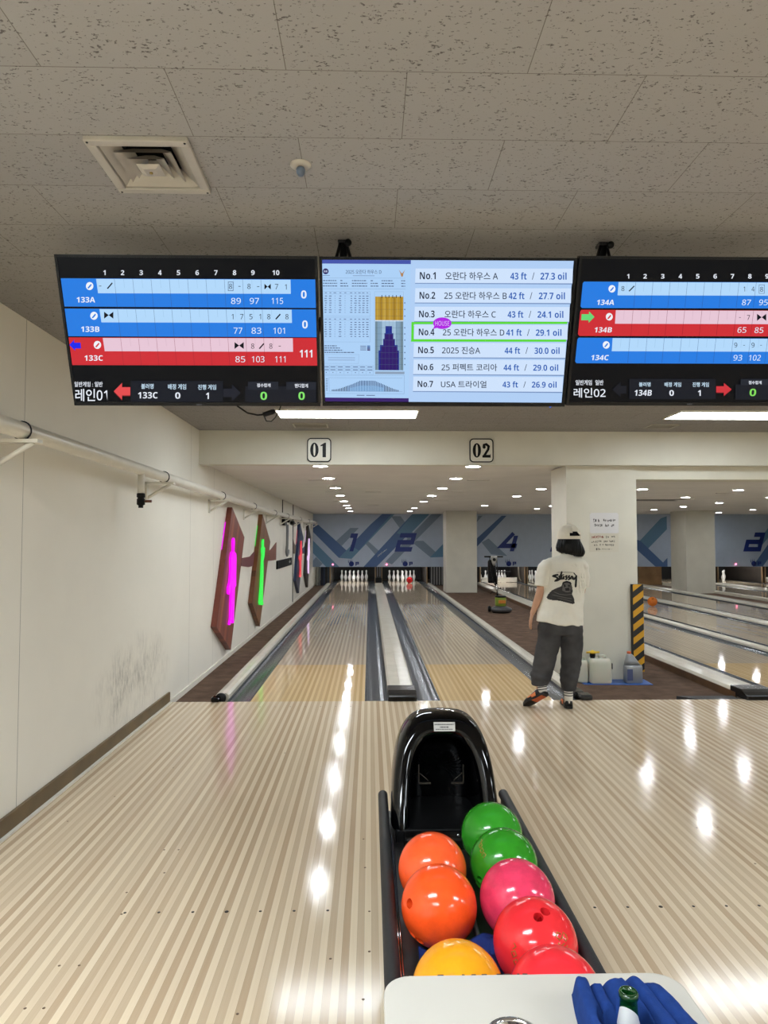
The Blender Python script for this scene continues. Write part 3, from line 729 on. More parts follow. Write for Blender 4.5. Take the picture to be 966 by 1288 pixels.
# middle screen
s = Screen('middle hanging screen, white with a list of seven oil patterns', .297, 2.508 + .56 * .3504, 2.571 - .56 * .9366, -.006, [(32.1, 63.5), (955, 67), (45, 603), (907, 600.5)])
BG = (176, 206, 244); ROWC = (206, 226, 252); DK = (34, 42, 62)
s.poly([(43, 75), (942, 77), (897, 587), (55, 587)], BG)
s.poly([(43, 75), (361, 76), (361, 90), (43, 89)], (70, 86, 170)); s.poly([(54, 573), (353, 574), (353, 587), (55, 587)], (58, 34, 108)); s.poly([(43, 90), (361, 90), (353, 573), (54, 573)], (172, 208, 246))
lst = [('No.1', '오란다 하우스 A', '43 ft', '27.3 oil', 393, 450, 484, 672, 716, 774, 823, 916, 132), ('No.2', '25 오란다 하우스 B', '42 ft', '27.7 oil', 392, 448, 480, 703, 710, 766, 817, 910, 203),
       ('No.3', '오란다 하우스 C', '43 ft', '24.1 oil', 390, 446, 481, 664, 706, 762, 812, 904, 270), ('No.4', '25 오란다 하우스 D', '41 ft', '29.1 oil', 389, 445, 475, 694, 701, 756, 806, 897, 335),
       ('No.5', '2025 진승A', '44 ft', '30.0 oil', 387, 443, 472, 608, 695, 750, 801, 890, 400), ('No.6', '25 퍼펙트 코리아', '44 ft', '29.0 oil', 386, 441, 470, 668, 691, 746, 796, 885, 461),
       ('No.7', 'USA 트라이얼', '43 ft', '26.9 oil', 385, 440, 468, 630, 687, 742, 791, 879, 522)]
for i, (a, n_, f_, o_, xa, xb, xc, xd, xe, xf_, xg, xh, y) in enumerate(lst):
    l, r = xa - 17, xh + 21
    s.poly([(l + 2, y - 24), (r + 2, y - 25), (r - 1, y + 30), (l, y + 29)], (120, 146, 190)); s.poly([(l + 2, y - 26), (r + 2, y - 27), (r, y + 26), (l, y + 26)], ROWC)
for i, (a, n_, f_, o_, xa, xb, xc, xd, xe, xf_, xg, xh, y) in enumerate(lst):
    if i == 3:
        for q in ([(363, 299), (918, 296), (918, 304), (363, 307)], [(362, 361), (914, 360), (913, 368), (361, 370)], [(363, 299), (372, 299), (371, 370), (362, 370)]): s.poly(q, (92, 216, 54))
    h = 13 - i * .3
    s.text(a, xa, xb, y - h, y + h, DK, .016); s.text(n_, xc, xd, y - h - 1, y + h + 2, DK, .014); s.text(f_, xe, xf_, y - h, y + h, (38, 92, 178), .02); s.text(o_, xg, xh, y - h, y + h, (38, 92, 178), .02)
    s.line(xf_ + 20, y + h, xf_ + 27, y - h, DK, 2)
s.disc(473, 303, 33, (176, 40, 226), 24, 21); s.poly([(445, 312), (440, 324), (462, 318)], (176, 40, 226)); s.text('HOUSE', 448, 498, 295, 312, (224, 190, 250), .008)
s.text('NEC', 466, 481, 593, 598, (110, 110, 112), .02)
s.disc(856, 601.5, 4, (90, 130, 255), 8)
# pattern sheet on its left half: u, v in the sheet's own grid
Hm = s.H; U = lambda a, c: (a / 2.4499 + 28.4, c / 2.4516 + 71)   # sheet grid to panel grid
def ub(x0, y0, x1, y1, c): s.poly([U(x0, y0), U(x1, y0), U(x1, y1), U(x0, y1)], c)
def ul(x0, y0, x1, y1, c, w=1.2): p, q = U(x0, y0), U(x1, y1); s.line(p[0], p[1], q[0], q[1], c, w / 2.45)
def ut(t_, x0, x1, y0, y1, c, bold=.0): p, q = U(x0, y0), U(x1, y1); s.text(t_, p[0], q[0], p[1], q[1], c, bold)
GR = (96, 116, 150); LN = (110, 132, 168)
p = U(67, 113); s.disc(p[0], p[1], 10.5, (40, 28, 90), 18); ut('GB', 52, 82, 104, 122, (200, 214, 240), .02); ub(42, 148, 104, 152, GR)
ut('2025 오란다 하우스 D', 243, 556, 98, 136, (70, 86, 116), .004); ub(306, 149, 496, 154, (120, 142, 178))
for q in ([(708, 96), (735, 130), (728, 138)], [(765, 96), (738, 130), (746, 138)], [(722, 128), (750, 128), (744, 158), (730, 158)]): s.poly([U(*w) for w in q], (176, 132, 88))
for y in (172, 268): ul(44, y, 768, y, LN, 1.6)
for y, wd in ((195, 1), (219, 1), (243, 1)):
    for x0, x1 in ((44, 168), (196, 214 if y < 200 else 266), (298, 432), (462, 482 if y < 200 else 530), (558, 664), (730, 764)):
        k = x0
        while k < x1 - 6: e = min(x1, k + random.randint(10, 26)); ub(k, y - 4, e, y + 4, (84, 100, 132)); k = e + 5
random.seed(3)
for ya, yb, r0 in ((292, 510, 8), (524, 736, 7)):
    for y in (ya, ya + 22, yb): ul(52, y, 460, y, LN)
    ul(458, ya, 458, yb, LN)
    for r in range(r0 + 1):
        y = ya + 11 + r * 20.5 + (8 if r else 0)
        for x in (70, 110, 150, 196, 238, 294, 330, 366, 400, 434):
            if r and x in (150, 238) : ub(x - 2, y - 4, x + 2, y + 4, LN)
            else: ub(x - random.randint(6, 13), y - 3.5, x + random.randint(5, 11), y + 3.5, LN if r == 0 else (92, 112, 148))
for y, x1 in ((770, 166), (789, 194), (808, 220), (827, 320)):
    k = 60
    while k < x1: e = min(x1, k + random.randint(12, 30)); ub(k, y - 4, e, y + 4, (84, 100, 132)); k = e + 5
for y, c in ((772, (70, 110, 170)), (788, (30, 50, 120)), (804, (60, 34, 100))): ub(372, y - 4, 424, y + 4, LN); ub(432, y - 6, 458, y + 6, c)
for q in ((64, 846, 360, 846), (60, 924, 356, 924), (360, 846, 356, 924)): ul(*q, LN)
for y in (874, 894): ub(92, y - 3, 326, y + 3, (140, 164, 200))
for y in (940, 968, 990, 1020): ul(60, y, 488, y, LN)
for x in (104, 166, 232, 298, 362, 426, 488): ul(x, 940, x - 2, 1020, LN)
for r, y in ((0, 954), (1, 979), (2, 1003)):
    for x in (76, 134, 198, 264, 330, 392, 456): ub(x - (22 if r < 2 else 4), y - 3.5, x + (22 if r < 2 else 4), y + 3.5, (92, 112, 148))
ul(496, 292, 748, 292, LN); ul(496, 292, 496, 990, LN); ul(748, 292, 742, 990, LN)
ub(502, 335, 746, 542, (182, 146, 50))
for k, x in enumerate((520, 546, 574, 600, 622, 660, 688, 720)): ub(x, 335, x + 8 + k % 3 * 5, 542, (160, 124, 40) if k % 2 else (196, 162, 70))
ub(502, 542, 746, 980, (128, 160, 186)); ub(502, 542, 522, 980, (112, 136, 150)); ub(722, 542, 744, 980, (112, 136, 150)); ub(560, 542, 680, 980, (160, 190, 216)); ub(502, 542, 746, 552, (206, 222, 240))
INK = (30, 44, 140); INK2 = (46, 24, 106)
for x0, x1, y in ((592, 648, 594), (582, 660, 656), (571, 674, 706), (544, 696, 760), (530, 709, 808)): ub(x0, y, x1, 980, INK)
for x0, x1, y in ((586, 656, 664), (576, 668, 706), (556, 690, 770), (546, 700, 812)): ub(x0, y, x1, 980, INK2)
for y in (390, 447, 505, 608, 662, 716, 770, 825, 878, 930): ul(502, y, 746, y, (90, 84, 70) if y < 540 else (76, 100, 124), 1.6); ub(754, y - 5, 764, y + 5, GR)
for x in (535, 560, 592, 624, 656, 688, 716): ul(x, 335, x - 2, 980, (100, 96, 70) if 0 else (84, 100, 110), 1.0)
for x in (560, 592, 622, 654, 686, 720): ub(x - 3, 322, x + 3, 346, BK)
ub(502, 992, 756, 1014, (140, 160, 184))
for q in ((58, 1028, 754, 1024), (58, 1186, 754, 1186), (754, 1024, 754, 1186), (100, 1048, 738, 1048), (100, 1166, 738, 1166), (100, 1048, 104, 1166)): ul(*q, LN, 1.6)
x = 128; i = 0
hs = [14, 15, 16, 18, 20, 24, 28, 33, 38, 44, 48, 52, 58, 62, 68, 74, 80, 86, 92, 94] + [94] * 8 + [92, 86, 80, 75, 70, 64, 58, 52, 46, 40, 34, 30, 24, 20, 16, 14]
for i, h in enumerate(hs): x = 126 + i * 13.3; ub(x, 1166 - h, x + 7, 1166, (34, 70, 120) if 9 < i < 35 else (44, 58, 88)); 
for i in range(12, 34): x = 126 + i * 13.3; ub(x + 1, 1166 - hs[i] * .55, x + 6, 1166, (84, 146, 200))
ub(342, 1196, 410, 1203, GR); ub(424, 1196, 500, 1203, GR)
for k in range(8): ub(74, 1054 + k * 14, 90, 1059 + k * 14, GR)
s.done()
# lane 02 scores
s = Screen('right of the three hanging score screens, black with lane 02 scores', 1.272, 2.487 + .56 * .3504, 2.573 - .56 * .9366, -.005, [(98, 77), (1277, 85), (38, 762), (1142, 764)])
for i, x in enumerate((322, 400, 481, 562, 642, 722, 801, 881, 960, 1060)): s.text(str(i + 1), x - (5 if i == 0 else 8 if i < 9 else 15), x + (5 if i == 0 else 8 if i < 9 else 15), 160, 181, WH, .03)
rows = [(195, 316, 113, 103, 278, 270, BLUE, PALE, 260), (324, 444, 101, 91, 265, 258, RED, PINK, 390), (452, 569, 88, 78, 250, 243, BLUE, PALE, 516)]
for k, (ya, yb, xa, xb, sa, sb, c, p, ym) in enumerate(rows):
    s.poly([(xa + 6, ya), (xa + 1140 - k * 20, ya + 4), (xb + 1125 - k * 20, yb + 2), (xb + 6, yb), (xb, yb - 8), (xa, ya + 8)], c)
    e = 1130 - k * 18
    s.poly([(sa, ya + 2), (e, ya + 5), (e - 6, ym), (sb + 3, ym - 2)], p)
    for j in range(1, 10):
        x = sa + 79 * j; s.line(x, ya + 3, x - 9 - .6 * j, yb - 2, (50, 76, 130) if k != 1 else (110, 24, 34), 1.2); s.line(x - 40, ya + 3, x - 44, ym - 20, tuple(v - 26 for v in p), 1.2)
for x, y, n_, ix, iy, c in ((219, 290, '134A', 246, 228, BLUE), (208, 416, '134B', 234, 356, RED), (193, 543, '134C', 220, 485, BLUE)):
    icon(s, ix, iy, 16, c); s.text(n_, x - 40, x + 40, y - 12, y + 12, WH, .02, slant=-4)
cells(s, [('8', 296, 227), ('1', 853, 229), ('4', 893, 229), ('8', 932, 230), ('-', 833, 359), ('7', 872, 359), ('9', 814, 485), ('-', 852, 486), ('9', 893, 485), ('-', 930, 486), ('9', 970, 485)], 11, 7)
s.line(324, 239, 348, 215, BK, 5); bow(s, 932, 358, 21, 16)
for q in ((919, 209, 921, 250), (943, 209, 945, 250), (919, 209, 945, 211), (919, 248, 945, 250)): s.bar(*q, (90, 110, 140))
for tx_, x, y, w in (('87', 864, 290, 20), ('95', 942, 290, 20), ('65', 844, 416, 20), ('85', 922, 417, 20), ('93', 825, 543, 20), ('102', 903, 543, 27)): s.text(tx_, x - w, x + w, y - 13, y + 13, (226, 238, 252), .006, slant=-4)
s.poly([(165, 357), (140, 331), (140, 344), (106, 344), (104, 372), (138, 372), (138, 384)], (104, 214, 120))
s.bar(326, 640, 722, 732, PAN); s.bar(812, 665, 1130, 734, PAN); s.bar(836, 640, 962, 668, (34, 38, 48))
s.text('일반게임  일반', 79, 207, 645, 669, WH, .02); s.text('레인02', 70, 217, 682, 726, WH, .015)
s.poly([(248, 689), (286, 653), (286, 672), (312, 672), (312, 707), (286, 707), (286, 724)], (26, 28, 36)); arrow(s, 724, 794, 687, (206, 54, 62), (140, 34, 42), False)
s.text('볼러명', 370, 423, 655, 675, (200, 226, 245), .02); s.text('배정 게임', 487, 563, 655, 676, (200, 226, 245), .02); s.text('진행 게임', 615, 690, 655, 676, (200, 226, 245), .02)
s.text('134B', 351, 430, 690, 717, WH, .025, slant=-3); s.text('0', 509, 530, 691, 717, WH, .025); s.text('1', 640, 653, 691, 717, WH, .025)
s.text('점수합계', 872, 931, 648, 664, WH, .02); s.text('0', 878, 908, 684, 718, (134, 222, 96), .035, slant=-3); s.text('0', 1040, 1070, 684, 718, (134, 222, 96), .035, slant=-3)
s.text('NEC', 591, 615, 752, 758, (110, 110, 112), .02)
s.done()
# ceiling mounts of the screens
for x, lab in ((-.107, 'black ceiling bracket holding the joint of the left and middle screens'), (.946, 'black ceiling bracket above the right hand screen')):
    t = thing('ceiling_mount', lab, 'bracket', (x, 2.70, 2.71), 'screen brackets')
    b = MB(); b.box(x - .022, x + .022, 2.675, 2.725, 2.70, 2.712, 0, .003); b.build('ceiling_plate', DKMETAL, t)
    b = MB(); b.tube([(x, 2.70, 2.70), (x, 2.72, 2.42)], .016, 10); b.build('drop_pole', DKMETAL, t)
    for sg in (-1, 1):
        b = MB(); b.tube([(x + sg * .012, 2.69, 2.70), (x + sg * .04, 2.69, 2.60), (x + sg * .05, 2.70, 2.44)], .007, 8); b.build('stay', DKMETAL, t)
    b = MB(); b.lathe((x + .02, 2.665, 2.693), [(.012, -.01), (.015, 0), (.012, .01)], 12, axis='y'); b.build('knob', BLACKP, t)
    b = MB(); b.box(x - .20, x + .20, 2.685, 2.715, 2.34, 2.40, 0, .004); b.build('cross_bar', DKMETAL, t)
# cable hanging under the left screen
t = thing('power_cable', 'black looped cable and adapter hanging below the left screen', 'cable', (-.40, 2.78, 2.06))
b = MB(); b.tube([(-.56, 2.76, 2.10), (-.54, 2.765, 2.055), (-.50, 2.77, 2.028), (-.46, 2.775, 2.02), (-.43, 2.78, 2.024)], .0035, 8); b.build('cord', BLACKP, t)
b = MB(); b.tube([(-.437, 2.78, 2.022), (-.40, 2.78, 2.034), (-.388, 2.78, 2.038)], [.010, .011, .007], 10); b.build('adapter', BLACKP, t)
b = MB(); b.tube([(-.435, 2.782, 2.02), (-.425, 2.785, 1.998), (-.405, 2.785, 1.996), (-.388, 2.783, 2.012), (-.372, 2.78, 2.04), (-.36, 2.77, 2.07), (-.34, 2.76, 2.11)], .0025, 8); b.build('loop', BLACKP, t)

# ================================================================ SIGNS 01 / 02
for x, dg, lab in ((-.555, '01', 'square white sign with black rounded border reading 01 on the soffit'), (1.232, '02', 'square white sign with black rounded border reading 02 on the soffit')):
    t = thing('lane_sign', lab, 'sign', (x, 7.44, 2.37), 'lane number signs'); zc = 2.495
    def rr(h, r, n=6):
        out = []
        for cx, cz, a0 in ((h - r, h - r, 0), (-h + r, h - r, 90), (-h + r, -h + r, 180), (h - r, -h + r, 270)):
            for i in range(n + 1): a = math.radians(a0 + 90 * i / n); out.append((x + cx + r * math.cos(a), zc + cz + r * math.sin(a)))
        return out
    b = MB(); b.prism(rr(.13, .04), 7.436, 7.45, 'y'); b.build('plate', M('sign_white', (222, 218, 206), .2, var=0), t)
    o_, i_ = rr(.132, .042), rr(.121, .034); n = len(o_); b = MB()
    b.add([(p[0], 7.434, p[1]) for p in o_] + [(p[0], 7.434, p[1]) for p in i_], [(k, (k + 1) % n, n + (k + 1) % n, n + k) for k in range(n)]); b.add([(p[0], 7.434, p[1]) for p in o_] + [(p[0], 7.45, p[1]) for p in o_], [(k, (k + 1) % n, n + (k + 1) % n, n + k) for k in range(n)]); b.build('border', BLACKP, t)
    b = MB()
    for i, ch in enumerate(dg):
        x0 = x - .098 + i * .105; w = .092
        if ch == '0':
            no = 28; O = [(x0 + w / 2 + w / 2 * math.cos(2 * math.pi * k / no), zc + .08 * math.sin(2 * math.pi * k / no)) for k in range(no)]; I = [(x0 + w / 2 + w * .13 * math.cos(2 * math.pi * k / no), zc + .066 * math.sin(2 * math.pi * k / no)) for k in range(no)]
            b.add([(p[0], 7.433, p[1]) for p in O + I], [(k, (k + 1) % no, no + (k + 1) % no, no + k) for k in range(no)])
        elif ch == '1':
            b.prism([(x0 + .03, zc - .08), (x0 + .03, zc + .045), (x0 + .008, zc + .04), (x0 + .008, zc + .052), (x0 + .052, zc + .08), (x0 + .068, zc + .08), (x0 + .068, zc - .08)], 7.433, 7.4345, 'y')
        else:
            for q in stroke([(x0 + .016, zc + .03), (x0 + .02, zc + .06), (x0 + .046, zc + .068), (x0 + .072, zc + .045), (x0 + .066, zc + .01), (x0 + .02, zc - .062)], .026): b.prism(q, 7.433, 7.4345, 'y')
            b.prism([(x0 + .002, zc - .08), (x0 + .002, zc - .056), (x0 + .02, zc - .048), (x0 + .085, zc - .05), (x0 + .092, zc - .035), (x0 + .094, zc - .08)], 7.433, 7.4345, 'y')
            b.lathe((x0 + .022, 7.4335, zc + .036), [(.017, 0), (.017, .001)], 14, axis='y')
    b.build('number', BLACKP, t, merge=False)

# ================================================================ LEFT WALL: pipe, panels
PIPE = M('painted_pipe', (222, 218, 206), .35, var=.04)
t = thing('wall_pipe', 'long white painted pipe running along the left wall', 'pipe', (-1.72, 3.4, 2.03))
PZ = lambda y: 2.052 - .0064 * max(0, y - 3) if y < 12 else 1.995 + (y - 12) * .006
b = MB(); b.tube([(-1.72, y, PZ(y)) for y in (-3.4, 1, 3, 5, 7, 9, 12, 15, 18, 22.0)], .042, 16); b.build('pipe_run', PIPE, t)
yd = 5.14
b = MB(); b.tube([(-1.72, yd, PZ(yd)), (-1.72, yd, 1.85)], .026, 14); b.build('drain_branch', PIPE, t)
b = MB(); b.lathe((-1.72, yd, 1.85), [(.026, .01), (.031, .005), (.031, -.02), (.024, -.024), (.024, -.03), (.030, -.034), (.030, -.075), (.018, -.082), (.018, -.10)], 14); v = b.build('drain_valve', BLACKP, t)
b = MB(); b.tube([(-1.70, yd, 1.80), (-1.64, yd, 1.80)], .010, 8); b.build('outlet', M('copper_dark', (110, 70, 52), .4, .5), v)
BRK = [(.9, 'behind the viewer on the left wall'), (3.38, 'nearest the left edge'), (5.7, 'just past the drain valve'), (7.93, 'beside the soffit'), (10.1, 'above the green neon panel'), (12.3, 'past the green neon panel'), (14.2, 'near the hanging tube'), (16.8, 'above the dark blue neon panel'), (19.1, 'above the darkest neon panel'), (21.6, 'at the far end of the pipe')]
for y, lab in BRK:
    z = PZ(y); t = thing('pipe_bracket', 'white steel bracket under the wall pipe, ' + lab, 'bracket', (-1.87, y, z - .06), 'pipe brackets')
    b = MB(); b.box(-1.87, -1.63, y - .028, y + .028, z - .062, z - .044); b.build('arm', PIPE, t)
    b = MB(); b.box(-1.87, -1.85, y - .028, y + .02, z - .20, z - .044); b.build('wall_plate', PIPE, t)
    b = MB(); b.tube([(-1.66, y, z - .058), (-1.86, y, z - .18)], .014, 6); b.build('brace', PIPE, t)
    b = MB(); b.tube([(-1.72 + .046 * math.cos(math.radians(a)), y, z + .046 * math.sin(math.radians(a))) for a in range(-70, 251, 20)], .004, 6); b.build('u_bolt', DKMETAL, t)
# neon panels
def plankm(name, c1, c2):
    tt = NT(name); p = tt.pos(); sx = tt.add('ShaderNodeSeparateXYZ'); tt.link(p, sx.inputs[0])
    q = tt.math('DIVIDE', tt.math('SUBTRACT', tt.math('MULTIPLY', sx.outputs[1], .86), tt.math('MULTIPLY', sx.outputs[2], .51)), .11); wn = tt.add('ShaderNodeTexWhiteNoise', noise_dimensions='1D'); tt.link(tt.math('FLOOR', q), wn.inputs['W'])
    g = tt.noise(tt.mapping(p, (6, 40, 2)), 1.0, 4, .6); f = tt.math('ADD', tt.math('MULTIPLY', wn.outputs[0], .6), tt.math('MULTIPLY', g, .4))
    c = tt.mix(f, lin(c1), lin(c2)); c = tt.mix(tt.math('MULTIPLY', tt.math('LESS_THAN', tt.math('FRACT', q), .06), .6), c, lin((20, 12, 10))); tt.base(c); tt.set(.45); return tt.m
MAG = [(8.919, 1.537), (8.854, 1.485), (8.876, 1.417), (8.888, 1.365), (8.766, 1.348), (8.704, 1.278), (8.711, 1.127), (8.663, 0.98), (8.549, 0.913), (8.561, 0.839), (8.634, 0.818), (8.705, 0.846), (8.756, 0.946), (8.796, 0.896), (8.767, 0.709), (8.739, 0.505), (8.669, 0.439), (8.724, 0.427), (8.814, 0.497), (8.872, 0.661), (8.892, 0.66), (8.909, 0.486), (8.95, 0.427), (9.008, 0.436), (8.995, 0.515), (9.016, 0.686), (9.047, 0.878), (9.097, 0.89), (9.146, 0.911), (9.131, 1.03), (9.14, 1.266), (9.117, 1.326), (9.006, 1.348), (8.966, 1.364), (8.983, 1.426), (9.0, 1.484), (8.968, 1.527)]
GRE = [(11.371, 1.522), (11.295, 1.477), (11.315, 1.392), (11.223, 1.368), (11.29, 1.257), (11.234, 1.113), (11.182, 0.922), (11.131, 0.732), (11.047, 0.595), (11.008, 0.492), (11.054, 0.459), (11.158, 0.454), (11.17, 0.537), (11.26, 0.697), (11.29, 0.67), (11.279, 0.491), (11.312, 0.434), (11.454, 0.426), (11.468, 0.466), (11.403, 0.504), (11.409, 0.713), (11.447, 0.908), (11.457, 1.056), (11.42, 1.156), (11.545, 1.227), (11.62, 1.371), (11.489, 1.39), (11.455, 1.427), (11.467, 1.522)]
REDF = [(17.701, 1.488), (17.837, 1.478), (17.905, 1.274), (18.01, 1.156), (17.876, 1.081), (17.958, 1.001), (17.765, 0.968), (17.809, 0.851), (17.742, 0.662), (17.85, 0.558), (17.558, 0.547), (17.225, 0.575), (17.369, 0.605), (17.491, 0.75), (17.424, 0.979), (17.148, 1.024), (17.199, 1.097), (17.473, 1.129), (17.637, 1.24), (17.629, 1.393)]
WHI = [(20.02, 1.551), (20.219, 1.547), (20.177, 1.376), (20.289, 1.155), (20.172, 0.982), (20.028, 0.899), (20.023, 0.531), (19.829, 0.53), (19.701, 0.696), (19.738, 0.908), (19.502, 0.936), (19.543, 1.041), (19.801, 1.078), (19.819, 1.206), (19.906, 1.399)]
for corners, fig, c1, c2, glow, lab, st in (
        ([(8.078, .487), (8.936, 1.936), (9.818, 1.546), (8.924, .083)], MAG, (92, 38, 34), (168, 92, 64), (255, 20, 250), 'slanted red-brown wall panel with a magenta neon figure', .85),
        ([(10.518, .537), (11.465, 1.937), (12.374, 1.474), (11.257, .094)], GRE, (82, 46, 28), (150, 98, 58), (70, 255, 90), 'slanted brown wall panel with a green neon figure', .62),
        ([(16.729, .512), (17.633, 1.958), (18.539, 1.568), (17.445, .149)], REDF, (34, 46, 72), (48, 64, 98), (255, 84, 92), 'slanted dark blue wall panel with a red neon figure', .5),
        ([(19.189, .551), (20.018, 1.975), (20.869, 1.598), (19.944, .126)], WHI, (44, 36, 32), (64, 54, 46), (246, 210, 255), 'slanted dark brown wall panel with a pale white neon figure', .62)):
    y0 = sum(c[0] for c in corners) / 4
    t = thing('neon_panel', lab, 'wall panel', (-1.87, y0, corners[3][1]), 'neon wall panels')
    b = MB(); b.prism(corners, -1.868, -1.80, 'x'); b.build('board', plankm('planks_%d' % c1[0], c1, c2), t)
    my = sum(p[0] for p in fig) / len(fig); mz = sum(p[1] for p in fig) / len(fig)
    fig = [(my + (z - mz) * .13 + (y - my - (z - mz) * .13) * .82, z) for y, z in fig]
    b = MB(); b.prism(fig, -1.795, -1.77, 'x'); b.build('neon_figure', E('neon_%d_%d' % glow[:2], glow, st), t)
    # light strip set into the rear of the long near edge
    a, c = Vector((0, *corners[0])), Vector((0, *corners[1])); d = (c - a); nrm = Vector((0, -d.z, d.y)).normalized()
    if nrm.y > 0: nrm = -nrm
    p, q = a + d * .62 + nrm * .007, a + d * .86 + nrm * .007
    b = MB(); b.tube([(-1.862, p.y, p.z), (-1.862, q.y, q.z)], .005, 8); b.build('edge_light', E('neon_%d_%d' % glow[:2], glow, st), t)
for pts, c, lab in (([(9.96, 1.244), (10.635, 1.249), (11.182, 1.345), (11.43, 1.43), (11.43, 1.16), (11.266, 1.1), (10.512, 1.093), (9.885, 1.135)], (116, 62, 66), 'purple-brown curved wall decal between the magenta and green figures'),
                    ([(12.4, 1.29), (12.9, 1.33), (13.596, 1.456), (13.57, 1.112), (12.2, 1.131)], (132, 82, 66), 'brown curved wall decal past the green figure panel'),
                    ([(16.569, 1.544), (16.819, 1.416), (17.35, 1.33), (17.35, 1.16), (16.668, 1.173)], (112, 96, 82), 'grey-brown curved wall decal before the dark blue panel'),
                    ([(18.4, 1.262), (18.961, 1.271), (19.607, 1.337), (19.8, 1.40), (19.62, 1.135), (18.3, 1.133)], (60, 66, 96), 'blue curved wall decal between the red and white figures')):
    b = MB(); b.prism(pts, -1.8695, -1.856, 'x'); o = b.build('wall_decal', M('decal_%d' % c[0], c, .5)); tag(o, lab, 'wall decal', 'curved wall decals')
t = thing('wall_sign', 'long black sign plate with small white marks on the left wall', 'sign', (-1.86, 15, .92))
b = MB(); b.box(-1.869, -1.845, 13.67, 16.22, .92, 1.09, 0, .004); b.build('plate', M('sign_black', (10, 10, 11), .6, var=0, spec=.15), t)
b = MB(); b.add([(-1.843, 15.66, .98), (-1.843, 15.9, .98), (-1.843, 15.78, 1.06)], [(0, 1, 2)]); b.add([(-1.843, 15.6, 1.0), (-1.843, 15.96, 1.0), (-1.843, 15.96, 1.02), (-1.843, 15.6, 1.02)], [(0, 1, 2, 3)]); b.build('white_mark', M('mark_pale', (170, 170, 165), .5), t)
# hanging valve with tube, and rods
t = thing('hanging_valve', 'black control valve with a dangling grey tube on the left wall', 'valve', (-1.80, 14.8, 1.2))
b = MB(); b.box(-1.868, -1.80, 14.45, 14.85, 1.82, 2.06, 0, .01); b.build('valve_body', BLACKP, t)
b = MB(); b.lathe((-1.79, 14.98, 1.93), [(.03, -.05), (.045, 0), (.03, .05)], 10, axis='y'); b.build('knob', BLACKP, t)
b = MB(); b.tube([(-1.80, 14.9, 1.84), (-1.80, 14.93, 1.7), (-1.80, 14.9, 1.4), (-1.80, 14.8, 1.24), (-1.80, 14.9, 1.17), (-1.80, 15.05, 1.2), (-1.80, 15.1, 1.28)], .03, 8); b.build('tube', GREYP, t)
t = thing('wall_lamp', 'small black spot fitting under the pipe before the dark blue panel', 'spot lamp', (-1.87, 15.9, 1.9))
b = MB(); b.lathe((-1.80, 15.85, 1.905), [(.06, 0), (.06, .03), (.03, .12), (.02, .14)], 12, axis='y'); b.build('head', BLACKP, t)
b = MB(); b.tube([(-1.80, 15.99, 1.905), (-1.80, 16.5, 1.905), (-1.868, 16.5, 1.905)], .014, 8); b.build('arm', DKMETAL, t)
for y, z0, z1, lab in ((14.55, 2.06, 2.365, 'thin dark conduit from the lower ceiling down to the control valve'), (16.55, -.04, 2.365, 'thin dark conduit from floor to ceiling before the dark blue panel')):
    b = MB(); b.tube([(-1.862, y, z0), (-1.862, y, z1)], .010, 8); o = b.build('conduit', DKMETAL); tag(o, lab, 'conduit', 'thin wall conduits')

# ================================================================ BALL RETURN
RX = .298
t = thing('ball_return', 'black ball return rack with rounded glossy hood and padded side rails', 'ball return', (RX, 2.2, 0))
b = MB(); b.box(.075, .525, 1.32, 3.05, .0, .30, 0, .02); b.build('pedestal', BLACKP, t)
b = MB(); b.box(.06, .562, 1.25, 2.95, .30, .356, 0, .004); b.build('rack_tray', M('tray_dark', (34, 32, 32), .4, var=.15), t)
b = MB(); b.box(.056, .066, 1.25, 2.92, .33, .425, 0, .002); b.box(.556, .566, 1.25, 2.92, .33, .425, 0, .002); b.build('side_panel', BLACKP, t)
b = MB(); b.box(.309, .321, 1.3, 2.66, .356, .372, 0, .003); b.build('divider_strip', GREYP, t)
for x in (.056, .563):
    b = MB(); b.tube([(x, 1.2, .415), (x, 1.22, .44), (x, 2.90, .44), (x, 2.935, .428)], [.012, .020, .020, .013], 16); b.build('padded_rail', RUBBER, t)
for x in (.082, .089):
    b = MB(); b.tube([(x, 1.3, .374), (x, 2.68, .374)], .0028, 8); b.build('guide_rod', CHROME, t)
# hood: a rolled shell open towards the balls
def arch(yb, w, h, lean, z0=.40, n=30, p=3.3):
    out = []
    for i in range(n + 1):
        a = math.pi * (1 - i / n); ca, sa = math.cos(a), math.sin(a)
        z = z0 + h * abs(sa) ** (2 / p); ww = w * (1 - .07 * ((z - z0) / .4))
        out.append(Vector((RX + ww * math.copysign(abs(ca) ** (2 / p), ca), yb + lean * (z - z0), z)))
    return out
secs = [(2.98, .10, .20, .0), (2.95, .125, .265, .05), (2.85, .130, .285, .22), (2.74, .136, .298, .36), (2.672, .141, .306, .42), (2.650, .148, .318, .43), (2.638, .166, .342, .43),
        (2.640, .190, .368, .43), (2.652, .202, .383, .43), (2.675, .212, .392, .42), (2.76, .216, .398, .38), (2.90, .214, .385, .22), (3.06, .196, .31, .06), (3.16, .16, .20, 0), (3.20, .11, .10, 0)]
rings = [arch(*s_) for s_ in secs]; n = len(rings[0]); b = MB(); fs = []
for i in range(len(rings) - 1):
    for j in range(n - 1): fs.append((i * n + j, i * n + j + 1, (i + 1) * n + j + 1, (i + 1) * n + j))
b.add([v for r in rings for v in r], fs, 0, True); b.add(rings[0], [tuple(range(n))]); b.add(rings[-1], [tuple(range(n))])
o = b.build('hood', GLOSSB, t); m = o.modifiers.new('sub', 'SUBSURF'); m.levels = 1; m.render_levels = 2
